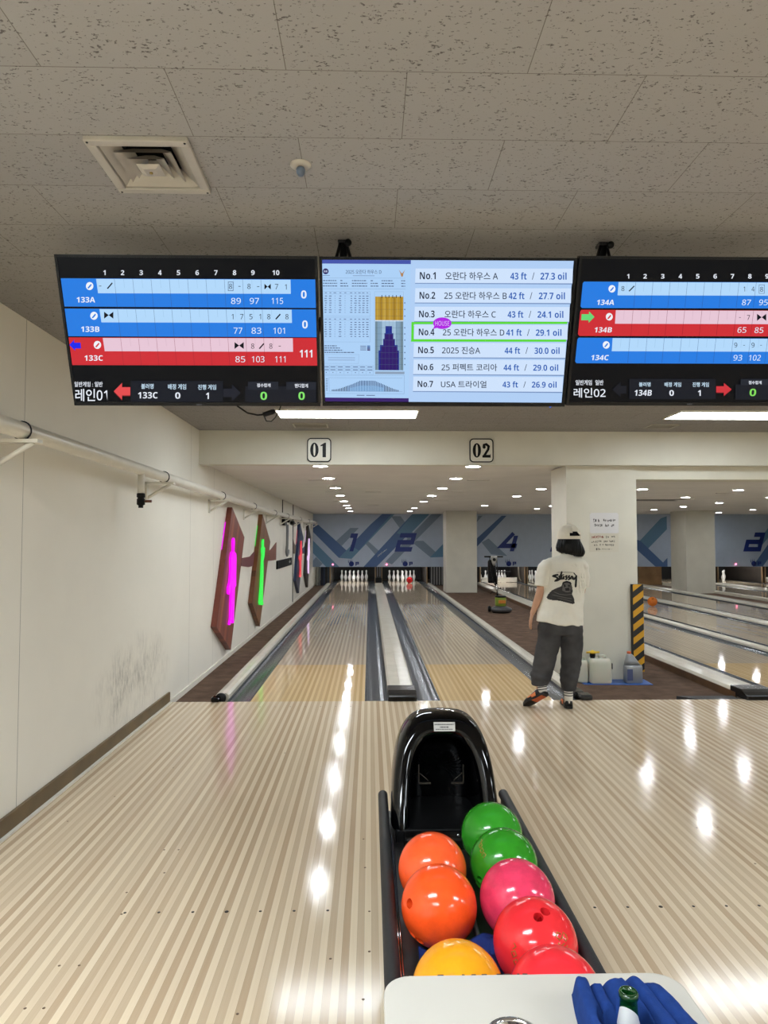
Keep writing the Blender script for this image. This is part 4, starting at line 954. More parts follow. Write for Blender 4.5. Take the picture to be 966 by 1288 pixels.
b = MB(); b.box(.10, .495, 2.64, 3.14, .33, .405, 0, .006); b.build('hood_base', BLACKP, t)
b = MB(); b.box(.13, .47, 2.575, 2.70, .35, .40, 0, .01); b.build('entry_ramp', M('ramp_black', (12, 12, 12), .25), t)
for x in (.262, .334):
    b = MB(); b.lathe((x, 2.60, .40), [(.006, 0), (.005, .003)], 10); b.build('ramp_screw', CHROME, t)
for x in (.205, .39):
    sg = 1 if x < .3 else -1
    b = MB(); b.box(x - .002, x + .002, 2.86, 2.87, .50, .575); b.box(min(x, x + sg * .05), max(x, x + sg * .05), 2.86, 2.87, .497, .502); b.tube([(x + sg * .004, 2.865, .54), (x + sg * .03, 2.862, .52), (x + sg * .04, 2.862, .51)], .002, 6); b.build('hinge_bracket', M('bracket_grey', (74, 68, 60), .4, .5), t)
# sticker on the rim
zc = .752; lean = .43; yc = 2.648 + lean * (zc - .40)
b = MB(); h = .016; w = .043
def rimp(x, z, o=0): return (RX + .006 + x, 2.640 + lean * (z - .40) - .006 - o + abs(x) * .02, z)
b.add([rimp(-w, zc - h), rimp(w, zc - h), rimp(w, zc + h), rimp(-w, zc + h), rimp(-w, zc - h, -.004), rimp(w, zc - h, -.004), rimp(w, zc + h, -.004), rimp(-w, zc + h, -.004)], [(0, 1, 2, 3), (4, 5, 6, 7), (0, 1, 5, 4), (1, 2, 6, 5), (2, 3, 7, 6), (3, 0, 4, 7)])
random.seed(11)
for r_, (zz, x0, x1, hh) in enumerate(((.0085, -.040, .040, .0022), (-.001, -.018, .018, .0025), (-.009, -.036, .034, .0018))):
    x = x0
    while x < x1:
        e = min(x1, x + random.uniform(.003, .007)); b.add([rimp(x, zc + zz - hh, .0006), rimp(e, zc + zz - hh, .0006), rimp(e, zc + zz + hh, .0006), rimp(x, zc + zz + hh, .0006)], [(0, 1, 2, 3)], 1); x = e + .002
b.build('sticker', [M('sticker_grey', (176, 174, 170), .45, var=0), M('sticker_ink', (40, 40, 44), .5, var=0)], t)

# ---------------------------------------------------------------- balls
BR = .108; BZ = .3565 + BR
def ball_dir(c, nx, ny):
    tw = (Vector((0, 0, 1.51)) - Vector(c)).normalized(); rt = Vector((0, 0, 1)).cross(tw).normalized(); up = tw.cross(rt)
    return (rt * nx + up * ny + tw * math.sqrt(max(0, 1 - nx * nx - ny * ny))).normalized()
def ball_mat(name, c, var, sc, spots=None):
    tt = NT(name); p = tt.add('ShaderNodeTexCoord').outputs['Object']; col = lin(c)
    f = tt.ramp(tt.noise(p, sc, 5, .65), .3, .7)
    cc = tt.mix(f, tuple(v * (1 - var) for v in col[:3]) + (1,), tuple(min(1, v * (1 + var)) for v in col[:3]) + (1,))
    tt.base(cc); tt.set(.14, spec=.42); return tt.m
GOLD = M('engraved_gold', (150, 104, 30), .5, .3)
SQUIG = {'a': [[(-.16, .1), (-.06, .16), (0, .06), (-.1, -.02), (-.17, .04), (-.12, .1)], [(.02, .12), (.12, .16), (.16, .06), (.08, .0), (.0, .05)], [(-.05, -.06), (.05, -.12), (.12, -.06), (.16, -.16), (.08, -.22)], [(-.14, -.1), (-.06, -.18), (-.12, -.22)]],
         'b': [[(-.2, -.14), (-.24, -.02), (-.14, .0), (-.12, -.12)], [(-.06, -.06), (-.1, .04), (0, .08), (.03, -.02), (-.05, -.05)], [(.08, .04), (.05, .14), (.14, .18), (.18, .08), (.1, .05)], [(.2, .16), (.18, .26), (.27, .28)]]}
BALLS = [('green bowling ball nearest the black hood', (.434, 2.449), (46, 136, 34), .12, [(.2, -.9), (.45, -.85), (.3, -.6)], []),
         ('green bowling ball in front of the other green one, touching the pink ball', (.434, 2.232), (42, 130, 28), .14, [(-.69, -.47), (-.5, -.8), (-.75, -.62)], [('b', -.66, .30, 0.0)]),
         ('pink marbled bowling ball between the green and red ones', (.430, 2.015), (206, 54, 86), .18, [(.1, -.95), (-.2, -.95), (0, -.8)], []),
         ('red bowling ball with two finger holes and gold engraving showing', (.430, 1.798), (216, 42, 48), .06, [(.076, .53), (.235, .67), (.93, -.27)], [('a', .61, .13, 0.3), ('b', -.46, -.40, .6)]),
         ('red bowling ball half hidden by the edge of the white table', (.425, 1.581), (216, 42, 50), .07, [(.3, -.9), (.1, -.9), (.2, -.7)], []),
         ('orange bowling ball farther up the rack', (.200, 2.202), (238, 88, 42), .10, [(.3, -.85), (.1, -.9), (.25, -.6)], []),
         ('orange bowling ball with a thumb hole at its side', (.199, 1.985), (234, 80, 30), .12, [(-.76, .02), (-.5, -.8), (-.7, -.66)], []),
         ('yellow bowling ball half hidden by the white table edge', (.205, 1.609), (220, 146, 24), .10, [(.3, -.9), (.1, -.9), (.2, -.7)], [])]
def make_ball(c, color, var, holes, marks, label, group='balls on the return rack', name='bowling_ball', det=1):
    ob = MB(); bm = bmesh.new(); bmesh.ops.create_icosphere(bm, subdivisions=6 if det else 4, radius=BR); ob.bm(bm, 0, True); ob.v = [v + Vector(c) for v in ob.v]
    o_ = ob.build('tmpball', [])
    ks = []
    for h in holes:
        d = ball_dir(c, *h); k = MB().tube([Vector(c) + d * (BR - .035), Vector(c) + d * (BR + .01)], .0125 if det else .0135, 20).build('tmpcut', []); ks.append(k)
        md = o_.modifiers.new('b', 'BOOLEAN'); md.operation = 'DIFFERENCE'; md.object = k; md.solver = 'EXACT'
    dg = bpy.context.evaluated_depsgraph_get(); me = bpy.data.meshes.new_from_object(o_.evaluated_get(dg))
    bpy.data.objects.remove(o_)
    for k in ks: bpy.data.objects.remove(k)
    bm = bmesh.new(); bm.from_mesh(me)
    for v in bm.verts: v.co -= Vector(c)
    for f in bm.faces: f.smooth = True
    for e in bm.edges:
        if e.is_manifold and e.calc_face_angle(0) > .6: e.smooth = False
    bm.to_mesh(me); bm.free(); me.materials.clear(); me.materials.append(ball_mat('ball_' + label[:12] + str(int(c[1] * 100)), color, var, 22))
    me.name = name; o_ = bpy.data.objects.new(name, me); COL.objects.link(o_); o_.location = c; ORG[o_.name] = Vector(c)
    tag(o_, label, 'bowling ball', group)
    for key, nx, ny, rot in marks:
        d = ball_dir(c, nx, ny); t1 = d.cross(Vector((0, 0, 1))).normalized(); t2 = d.cross(t1); mb = MB(); cr, sr = math.cos(rot), math.sin(rot)
        for st in SQUIG[key]: mb.tube([Vector(c) + (d + t1 * (x * cr - y * sr) - t2 * (x * sr + y * cr)).normalized() * (BR + .0002) for x, y in st], .0014, 6)
        e = mb.build('engraving', GOLD, o_); e['label'] = 'gold engraved marks'
    return o_
for lab, (x, y), c, var, holes, marks in BALLS: make_ball((x, y, BZ), c, var, holes, marks, lab)
make_ball((1.39, 23.75, .1085), (226, 40, 46), .05, [(0, .9), (.2, .8)], [], 'red bowling ball rolling into the pins of lane 2', None, det=0)
make_ball((6.43, 15.4, .1085), (196, 104, 30), .12, [(0, .5), (.2, .6)], [], 'orange bowling ball far down a lane right of the white column', None, det=0)
# blue cloth lying in the rack
CLOTH = M('blue_cloth', (26, 42, 100), .9, var=.15, nscale=30, bump=.4, bscale=500, spec=.15)
BXY = [b_[1] for b_ in BALLS]
def rack_cloth(x0, x1, y0, y1, label, seed):
    nx, ny = 40, 44; vs_ = []; fs = []
    for lay in (0, 1):
        for i in range(nx + 1):
            for j in range(ny + 1):
                u, v = i / nx, j / ny; x = x0 + (x1 - x0) * u; y = y0 + (y1 - y0) * v
                x += .012 * math.sin(v * 7 + seed); y += .012 * math.sin(u * 6 + seed * 2)
                z = .360 + .045 * abs(noise.noise(Vector((x * 11 + seed, y * 11, 0)))) + .022 * (noise.noise(Vector((x * 24, y * 18, seed))) + .4)
                z += .05 * max(0, 1 - abs(x - .315) / .07)
                for bx, by in BXY:
                    d2 = (x - bx) ** 2 + (y - by) ** 2
                    if d2 < BR * BR: z = min(z, BZ - math.sqrt(BR * BR - d2) - .006)
                    elif d2 < (BR + .02) ** 2: z = min(z, BZ - .0 + (math.sqrt(d2) - BR) * 4 - .04)
                z = max(z, .3572); vs_.append((x, y, z if lay else max(.3565, z - .0035)))
    N = (nx + 1) * (ny + 1)
    for lay in (0, 1):
        for i in range(nx):
            for j in range(ny):
                a = lay * N + i * (ny + 1) + j; fs.append((a, a + 1, a + ny + 2, a + ny + 1))
    edge = [i * (ny + 1) for i in range(nx + 1)] + [nx * (ny + 1) + j for j in range(1, ny + 1)] + [i * (ny + 1) + ny for i in range(nx - 1, -1, -1)] + [j for j in range(ny - 1, 0, -1)]
    for k in range(len(edge)): a, c = edge[k], edge[(k + 1) % len(edge)]; fs.append((a, c, c + N, a + N))
    o = MB().add(vs_, fs, 0, True).build('cleaning_cloth', CLOTH, merge=False); tag(o, label, 'cloth', 'cloths in the rack')
rack_cloth(.125, .52, 1.60, 1.93, 'crumpled dark blue cloth lying between the orange and yellow balls', 1.3)

# ---------------------------------------------------------------- white table, towel, bottle
TZ = .70
t = thing('cup_table', 'white table top with chrome cup holders in front of the ball rack', 'table', (.297, .95, 0))
def rrect(x0, x1, y0, y1, r, n=8):
    out = []
    for cx, cy, a0 in ((x1 - r, y1 - r, 0), (x0 + r, y1 - r, 90), (x0 + r, y0 + r, 180), (x1 - r, y0 + r, 270)):
        rr_ = r
        for i in range(n + 1): a = math.radians(a0 + 90 * i / n); out.append((cx + rr_ * math.cos(a), cy + rr_ * math.sin(a)))
    return out
outl = rrect(.026, .572, .62, 1.298, .05)
outl = [(.026 + (x - .026), y) for x, y in outl]
b = MB(); b.prism(outl, TZ - .022, TZ, 'z'); top = b.build('tmp_top', [])
cut = MB(); CUPS = [(.236, 1.136), (.412, 1.115)]
for x, y in CUPS: cut.tube([(x, y, TZ - .1), (x, y, TZ + .05)], .041, 40)
k = cut.build('tmp_cut', [])
md = top.modifiers.new('b', 'BOOLEAN'); md.operation = 'DIFFERENCE'; md.object = k; md.solver = 'EXACT'
md = top.modifiers.new('v', 'BEVEL'); md.width = .0025; md.segments = 2; md.limit_method = 'ANGLE'
dg = bpy.context.evaluated_depsgraph_get(); me = bpy.data.meshes.new_from_object(top.evaluated_get(dg)); bpy.data.objects.remove(top); bpy.data.objects.remove(k)
TOPM = M('table_laminate', (182, 177, 167), .35, var=.04, nscale=4)
b = MB(); b.mesh(me, smooth=False); b.build('table_top', TOPM, t)
b = MB(); random.seed(5)
for q in range(11):
    x = random.uniform(.06, .30); w = random.uniform(.003, .012); b.box(x, x + w, 1.2972, 1.2988, TZ - .004, TZ + .0003)
b.build('edge_chips', M('chip_brown', (62, 44, 34), .7), t)
for x, y in CUPS:
    b = MB(); b.lathe((x, y, TZ), [(.046, .0005), (.0455, .003), (.041, .003), (.039, .0), (.037, -.06), (.036, -.13), (.0001, -.13)], 36, cap=False); b.build('cup_holder', CHROME, t)
b = MB(); b.box(.20, .39, .75, .95, .0, TZ - .022, 0, .01); b.build('pedestal', BLACKP, t)
b = MB(); b.box(.12, .47, .66, 1.05, .0, .03, 0, .008); b.build('base_plate', DKMETAL, t)
GLASS = M('green_glass', (14, 70, 22), .05, var=0, spec=.7)
GLASS.node_tree.nodes['Principled BSDF'].inputs['Transmission Weight'].default_value = .55
x, y = .414, 1.108; z0 = TZ - .128
t = thing('beer_bottle', 'green glass bottle with pale neck foil standing in front of the blue towel', 'bottle', (x, y, z0))
b = MB(); b.lathe((x, y, z0), [(.0001, 0), (.028, 0), (.0295, .006), (.0295, .11), (.027, .135), (.019, .16), (.0145, .178), (.0135, .200), (.0135, .207), (.0152, .209), (.0152, .215), (.0138, .218), (.0108, .218), (.0100, .208), (.0105, .18), (.0001, .17)], 32, cap=False); b.build('glass', GLASS, t)
FOIL = M('pale_foil', (196, 198, 200), .35, .2, var=.05)
ns = 40; lo = []; hi = []
for k in range(ns):
    a = 2 * math.pi * k / ns; zt = .184 + .016 * math.cos(a + 2.2)
    lo.append((x + .0182 * math.cos(a), y + .0182 * math.sin(a), z0 + .165)); hi.append((x + .0142 * math.cos(a), y + .0142 * math.sin(a), z0 + zt))
b = MB(); b.add(lo + hi, [(i, (i + 1) % ns, ns + (i + 1) % ns, ns + i) for i in range(ns)], 0, True); b.build('neck_foil', FOIL, t)
# towel: folds fanning towards the near edge
KN = [0, .20, .34, .60, .78, 1.0]; HT = [.047, .036, .050, .044, .036]
NA_, NB_ = 110, 70; bx, by = .414, .0 + 1.108
def twl(a, c):
    y = 1.232 - .31 * c + .006 * math.sin(a * 9 + 1) * (1 - c)
    xl = .360 - .010 * math.sin(c * 5) - .01 * c; xr = .492 + .062 * min(1, c * 1.6) ** .7
    x = xl + a * (xr - xl)
    w = a + .018 * math.sin(c * 7 + a * 5) + .05 * (c - .4) * (1 - a)
    w = min(.999, max(0, w)); k = max(i for i in range(5) if KN[i] <= w); q = (w - KN[k]) / (KN[k + 1] - KN[k])
    f = max(0, 1 - abs(2 * q - 1) ** 3.6) ** .6
    side = min(1, min(a, 1 - a) / .03) ** .5
    h = (.010 + .86 * HT[k] * (.3 + .7 * f)) * side * min(1, max(0, c) / .09) ** .5
    h += (.0035 * noise.noise(Vector((x * 40, y * 22, 1))) + .002 * noise.noise(Vector((x * 110, y * 60, 5)))) * min(1, h * 60)
    h *= 1 - .25 * c
    d = math.hypot(x - bx, y - by)
    if d < .05: h = min(h, max(0, d - .037) * 4)
    return Vector((x, y, TZ + .0015 + max(0, h)))
vs_ = [twl(i / NA_, j / NB_) for i in range(NA_ + 1) for j in range(NB_ + 1)]; N = len(vs_)
fs = [(i * (NB_ + 1) + j, (i + 1) * (NB_ + 1) + j, (i + 1) * (NB_ + 1) + j + 1, i * (NB_ + 1) + j + 1) for i in range(NA_) for j in range(NB_)]
edge = [i * (NB_ + 1) for i in range(NA_ + 1)] + [NA_ * (NB_ + 1) + j for j in range(1, NB_ + 1)] + [i * (NB_ + 1) + NB_ for i in range(NA_ - 1, -1, -1)] + [j for j in range(NB_ - 1, 0, -1)]
low = [Vector((vs_[k].x, vs_[k].y, TZ + .001)) for k in edge]; n = len(edge)
fs += [(edge[k], edge[(k + 1) % n], N + (k + 1) % n, N + k) for k in range(n)]
_tw = MB().add(vs_ + low, fs, 0, True)
o = _tw.build('towel', M('blue_towel', (30, 56, 116), .95, var=.12, nscale=60, bump=.5, bscale=700, spec=.1), merge=False)
tag(o, 'folded blue towel bunched around the bottle on the white table', 'towel')

# ================================================================ PERSON
PX, PY = 1.76, 6.15
t = thing('person', 'person in white printed T-shirt, dark loose trousers and cream cap standing with one heel raised', 'person', (PX, PY, 0))
SKIN = M('skin', (196, 150, 122), .55, var=.06, nscale=8)
def fat(b, pts, r, n=14):
    b.tube([Vector(p) for p in pts], r, n)
    for p, q in ((pts[0], r[0]), (pts[-1], r[-1])): b.sphere(p, q, n, 8)
b = MB()
HC = Vector((1.815, 6.175, 1.525))
b.sphere(HC + Vector((0, -.012, .012)), (.075, .092, .092), 24, 16)
b.sphere(HC + Vector((0, .03, -.045)), (.058, .066, .068), 20, 12)
b.tube([HC + Vector((0, .088, .01)), HC + Vector((0, .108, -.022)), HC + Vector((0, .09, -.034))], [.008, .014, .008], 10)
for sx in (-1, 1):
    b.sphere(HC + Vector((sx * .078, -.005, -.012)), (.012, .022, .032), 10, 8)
    b.sphere(HC + Vector((sx * .036, .075, -.03)), (.022, .02, .02), 10, 8)
fat(b, [(1.812, 6.165, 1.46), (1.79, 6.15, 1.35)], [.046, .052])
b.loft([ellip((1.785, 6.15, 1.345), .09, .06), ellip((1.772, 6.15, 1.30), .165, .085), ellip((1.765, 6.15, 1.18), .155, .10), ellip((1.745, 6.15, 1.0), .13, .09), ellip((1.73, 6.15, .88), .155, .105), ellip((1.722, 6.15, .74), .165, .11)])
SL, SR = Vector((1.615, 6.15, 1.27)), Vector((1.920, 6.16, 1.26))
fat(b, [SL, (1.568, 6.145, 1.13), (1.535, 6.14, 1.02)], [.045, .042, .036])
fat(b, [(1.535, 6.14, 1.02), (1.51, 6.155, .93), (1.478, 6.175, .845)], [.036, .034, .022])
fat(b, [SR, (1.945, 6.195, 1.13), (1.945, 6.23, 1.04)], [.045, .044, .036])
fat(b, [(1.945, 6.23, 1.04), (1.925, 6.32, 1.05), (1.89, 6.41, 1.075)], [.036, .034, .024])
def hand(b, w, d, side, s, curl):
    """palm and five separate fingers; d runs along the hand, side is the palm's width, s the way the palm faces"""
    d, side, s = d.normalized(), side.normalized(), s.normalized()
    for k in (-1.5, -.5, .5, 1.5): b.tube([w, w + d * .04 + side * k * .014, w + d * .078 + side * k * .0185], [.016, .014, .0115], 10)
    for k, L in ((-1.5, .058), (-.5, .074), (.5, .08), (1.5, .07)):
        p = w + d * .074 + side * k * .0195; pts = [p]; a = curl * .5; cur = p
        for f in (.45, .32, .23):
            cur = cur + (d * math.cos(a) + s * math.sin(a) + side * k * .10) * L * f * 1.0; pts.append(cur); a += curl
        fat(b, pts, [.0098, .0094, .0088, .0078], 8)
    p = w + d * .022 + side * 1.7 * .015
    fat(b, [p, p + d * .026 + side * .026 + s * .008, p + d * .055 + side * .034 + s * .014, p + d * .076 + side * .032 + s * .016], [.014, .0115, .0105, .009], 8)
hand(b, Vector((1.478, 6.175, .845)), Vector((-.22, .18, -1)), Vector((-.3, -.85, -.1)), Vector((.9, .25, -.1)), .30)
hand(b, Vector((1.89, 6.41, 1.075)), Vector((-.8, .5, .15)), Vector((.1, .1, 1)), Vector((-.5, -.8, 0)), .45)
fat(b, [(1.635, 6.15, .78), (1.60, 6.19, .47), (1.535, 6.15, .18)], [.082, .056, .034])
fat(b, [(1.815, 6.15, .78), (1.812, 6.165, .45), (1.785, 6.135, .09)], [.082, .056, .034])
fat(b, [(1.787, 6.145, .06), (1.79, 6.2, .05), (1.80, 6.30, .04)], [.024, .028, .018])
fat(b, [(1.545, 6.13, .15), (1.51, 6.16, .115), (1.47, 6.195, .075)], [.024, .026, .016])
me = remesh(b, .0045, 4)
mb = MB().mesh(me); body = mb.build('body', SKIN, t, merge=False)
EYE = M('eye_white', (235, 232, 228), .2, var=0); LIP = M('lip', (164, 90, 84), .4, var=0)
for sx in (-1, 1):
    b = MB(); c = HC + Vector((sx * .031, .074, .0)); b.sphere(c, .012, 14, 10); e = b.build('eye', EYE, t)
    b = MB(); b.sphere(c + Vector((0, .008, 0)), (.006, .0055, .006), 10, 8); b.build('iris', BLACKP, e)
    b = MB(); b.tube([HC + Vector((sx * .015, .092, .022)), HC + Vector((sx * .032, .089, .026)), HC + Vector((sx * .048, .076, .02))], .0035, 6); b.build('eyebrow', BLACKP, t)
b = MB(); b.tube([HC + Vector((-.024, .082, -.066)), HC + Vector((-.01, .094, -.063)), HC + Vector((.01, .094, -.063)), HC + Vector((.024, .082, -.066))], [.003, .006, .006, .003], 8); b.build('mouth', LIP, t)
# trousers
b = MB()
b.loft([ellip((1.718, 6.15, .86), .150, .105), ellip((1.718, 6.15, .80), .180, .122, p=2.2), ellip((1.718, 6.15, .73), .198, .136, p=2.3), ellip((1.72, 6.15, .66), .20, .125, p=2.5)])
b.loft([ellip((1.625, 6.15, .74), .102, .128), ellip((1.622, 6.155, .62), .104, .118), ellip((1.60, 6.175, .48), .102, .108), ellip((1.572, 6.175, .36), .100, .104), ellip((1.545, 6.165, .275), .092, .096), ellip((1.535, 6.155, .232), .080, .084), ellip((1.532, 6.15, .205), .072, .076)], cap=True)
b.loft([ellip((1.818, 6.15, .74), .104, .128), ellip((1.826, 6.155, .62), .100, .116), ellip((1.826, 6.165, .48), .094, .106), ellip((1.815, 6.16, .34), .090, .098), ellip((1.80, 6.15, .24), .082, .09), ellip((1.792, 6.14, .185), .068, .076), ellip((1.788, 6.138, .152), .060, .066)], cap=True)
me = remesh(b, .008, 5)
for v in me.vertices:
    p = v.co; hem = max(0, 1 - abs(p.z - .30) / .16)
    n1 = noise.noise(Vector((p.x * 9, p.y * 9, p.z * 5 + p.x * 6))); n2 = noise.noise(Vector((p.x * 8, p.y * 6, p.z * 26)))
    cr = max(0, 1 - abs(p.z - .68) / .1)
    v.co = p + v.normal * (n1 * .012 + n2 * (.004 + .012 * hem + .006 * cr))
    v.co.z = max(v.co.z, .148)
soften(me, 2)
MB().mesh(me).build('trousers', M('charcoal_denim', (70, 69, 70), .85, var=.3, nscale=7, bump=.3, bscale=500, spec=.15), t, merge=False)
# shirt
b = MB()
b.loft([ellip((1.795, 6.15, 1.385), .062, .06), ellip((1.79, 6.15, 1.365), .085, .068), ellip((1.775, 6.15, 1.345), .150, .085), ellip((1.768, 6.15, 1.31), .19, .108), ellip((1.765, 6.15, 1.22), .198, .128), ellip((1.755, 6.15, 1.08), .196, .132),
        ellip((1.738, 6.15, .95), .196, .135), ellip((1.724, 6.15, .84), .206, .150), ellip((1.718, 6.15, .765), .212, .160), ellip((1.718, 6.15, .755), .212, .160)])
b.loft([ellip((1.63, 6.15, 1.325), .05, .07), ellip((1.60, 6.15, 1.28), .064, .085), ellip((1.575, 6.148, 1.19), .068, .086), ellip((1.562, 6.145, 1.098), .066, .082)])
b.loft([ellip((1.905, 6.155, 1.315), .05, .07), ellip((1.93, 6.16, 1.27), .058, .085), ellip((1.945, 6.18, 1.17), .060, .084), ellip((1.947, 6.20, 1.075), .058, .08)])
me = remesh(b, .007, 4)
for v in me.vertices:
    p = v.co; low = max(0, min(1, (1.2 - p.z) / .45)); side = max(0, (p.x - 1.80) / .12) * low
    n1 = noise.noise(Vector((p.x * 10, p.y * 8, p.z * 3.2))); n2 = noise.noise(Vector((p.x * 14 + p.z * 10, p.y * 9, p.z * 14 - p.x * 10)))
    n3 = noise.noise(Vector((p.x * 13 - p.z * 7, p.y * 8, p.z * 13)))
    n4 = noise.noise(Vector((p.x * 7 + p.z * 5, 3, p.z * 11 - p.x * 7)))
    v.co = p + v.normal * (n1 * (.012 + .007 * low) + n2 * .012 * low + n3 * .006 * min(1.2, side) + n4 * .013 + .003)
    v.co.z -= (p.x - 1.72) * .09 * max(0, min(1, (1.0 - p.z) / .25))
soften(me, 3)
SHIRTM = M('white_jersey', (232, 228, 216), .85, var=.03, nscale=10, bump=.15, bscale=700, spec=.15)
shirt = MB().mesh(me).build('t_shirt', SHIRTM, t, merge=False)
bv = BVHTree.FromPolygons([v.co.copy() for v in me.vertices], [tuple(p.vertices) for p in me.polygons])
def sp(x, y, o=.0016):
    """a print point laid on the back of the shirt; x, y in print units from the print's upper left"""
    X, Z = 1.368 + .000666 * x, 1.715 - .000666 * y
    h = bv.ray_cast(Vector((X, 5.0, Z)), Vector((0, 1, 0)))
    return Vector((X, (h[0].y if h[0] else 6.05) - o, Z))
def print_fill(b, poly, mi, o, step=6):
    xs = [p[0] for p in poly]; ys = [p[1] for p in poly]
    def inside(x, y):
        c = False
        for i in range(len(poly)):
            (x1, y1), (x2, y2) = poly[i - 1], poly[i]
            if (y1 > y) != (y2 > y) and x < (x2 - x1) * (y - y1) / (y2 - y1) + x1: c = not c
        return c
    x = min(xs)
    while x < max(xs):
        y = min(ys)
        while y < max(ys):
            if inside(x + step / 2, y + step / 2): b.add([sp(x, y, o), sp(x + step, y, o), sp(x + step, y + step, o), sp(x, y + step, o)], [(0, 1, 2, 3)], mi, True)
            y += step
        x += step
def print_stroke(b, pts, w, mi, o=.0034):
    q = []
    for i in range(len(pts) - 1):
        for k in range(4): f = k / 4; q.append((pts[i][0] + (pts[i + 1][0] - pts[i][0]) * f, pts[i][1] + (pts[i + 1][1] - pts[i][1]) * f))
    q.append(pts[-1]); L = []; R = []
    for i in range(len(q)):
        a, c = q[max(0, i - 1)], q[min(len(q) - 1, i + 1)]; d = math.hypot(c[0] - a[0], c[1] - a[1]) or 1
        nx, ny = -(c[1] - a[1]) / d, (c[0] - a[0]) / d; e = w * (.8 if 0 < i < len(q) - 1 else .25)
        L.append(sp(q[i][0] + nx * e, q[i][1] + ny * e, o)); R.append(sp(q[i][0] - nx * e, q[i][1] - ny * e, o))
    n = len(q); b.add(L + R, [(i, i + 1, n + i + 1, n + i) for i in range(n - 1)], mi, True)
PB = M('print_black', (18, 18, 19), .7, var=0); PG = M('print_grey', (96, 92, 90), .7, var=0); PD = M('print_dark', (44, 42, 42), .7, var=0)
b = MB()
# brush script across the back
for st, w in (([(468, 772), (430, 780), (396, 792), (440, 806), (462, 822), (440, 848), (420, 856), (446, 852), (478, 838)], 15), ([(512, 726), (498, 770), (480, 816), (470, 838), (490, 832), (506, 818)], 14), ([(458, 800), (500, 782), (540, 770)], 9),
              ([(512, 784), (502, 818), (512, 832), (530, 812), (538, 786)], 13), ([(538, 786), (532, 822), (540, 836)], 13), ([(582, 786), (562, 790), (560, 804), (576, 812), (570, 832), (550, 836)], 13),
              ([(618, 786), (598, 790), (594, 806), (612, 814), (604, 834), (586, 838)], 13), ([(628, 796), (624, 838)], 12), ([(628, 800), (646, 790), (648, 838)], 12), ([(656, 796), (656, 830), (672, 834), (690, 800)], 14),
              ([(704, 780), (700, 830), (696, 880), (690, 944)], 17), ([(440, 744), (520, 738), (600, 740), (664, 744)], 3), ([(664, 742), (700, 786), (716, 786)], 9)):
    print_stroke(b, st, w, 0)
# dark photograph under it: a seated dark figure with headphones, generic
print_fill(b, [(318, 1078), (336, 1040), (380, 985), (440, 950), (500, 925), (520, 880), (550, 868), (600, 868), (628, 890), (640, 935), (648, 990), (640, 1030), (668, 1090), (680, 1158), (640, 1160), (560, 1140), (470, 1118), (380, 1112), (330, 1100)], 1, .0016)
print_fill(b, [(522, 885), (555, 880), (600, 882), (622, 905), (634, 950), (620, 1000), (560, 1006), (510, 985), (515, 930)], 2, .0019, 5)
for poly in ([(528, 905), (552, 900), (556, 930), (536, 940)], [(585, 905), (612, 908), (610, 935), (588, 932)], [(545, 950), (600, 945), (606, 985), (550, 985)]): print_fill(b, poly, 0, .0022, 4)
for st, w in (([(520, 905), (530, 878), (570, 864), (612, 876), (628, 905)], 14), ([(400, 1000), (470, 1030), (560, 1040), (640, 1030)], 5), ([(380, 1040), (470, 1060), (560, 1080), (640, 1090)], 5), ([(440, 1080), (540, 1100), (640, 1130)], 4)): print_stroke(b, st, w, 0 if w > 10 else 2, .0040)
o = b.build('shirt_print', [PB, PD, PG], t, merge=False); o['label'] = 'black brush script over a dark picture'
# collar and hems
b = MB(); b.tube([Vector((1.797 + .062 * math.cos(2 * math.pi * k / 24), 6.152 + .060 * math.sin(2 * math.pi * k / 24), 1.386 + .008 * math.sin(2 * math.pi * k / 24 + math.pi))) for k in range(24)], .008, 8, closed=True); b.build('collar', SHIRTM, t)
# hair
HAIR = M('black_hair', (7, 7, 8), .42, var=.3, nscale=40, spec=.22)
b = MB(); rings = []
for z, rx, ry, dx, dy in ((1.60, .06, .08, 0, -.01), (1.57, .082, .098, 0, -.012), (1.53, .092, .106, 0, -.014), (1.50, .100, .108, .0, -.018), (1.47, .115, .106, -.002, -.024), (1.44, .126, .10, .0, -.03), (1.41, .126, .092, .008, -.034), (1.39, .110, .08, .024, -.036), (1.372, .075, .06, .05, -.036), (1.36, .045, .04, .07, -.036)):
    rings.append([Vector((HC.x + dx + rx * math.cos(a), HC.y + dy + ry * math.sin(a) if math.sin(a) < .35 else HC.y + dy + ry * (.35 - (math.sin(a) - .35) * .9), z)) for a in [2 * math.pi * k / 40 for k in range(40)]])
b.loft(rings)
me = remesh(b, .006, 3)
for v in me.vertices:
    p = v.co; a = math.atan2(p.y - HC.y, p.x - HC.x); n1 = noise.noise(Vector((a * 9, p.z * 6, 0))); n2 = noise.noise(Vector((a * 26, p.z * 9, 4)))
    v.co = p + v.normal * (n1 * .007 + n2 * .004) * (1 if p.z < 1.56 else .3)
MB().mesh(me).build('hair', HAIR, t, merge=False)
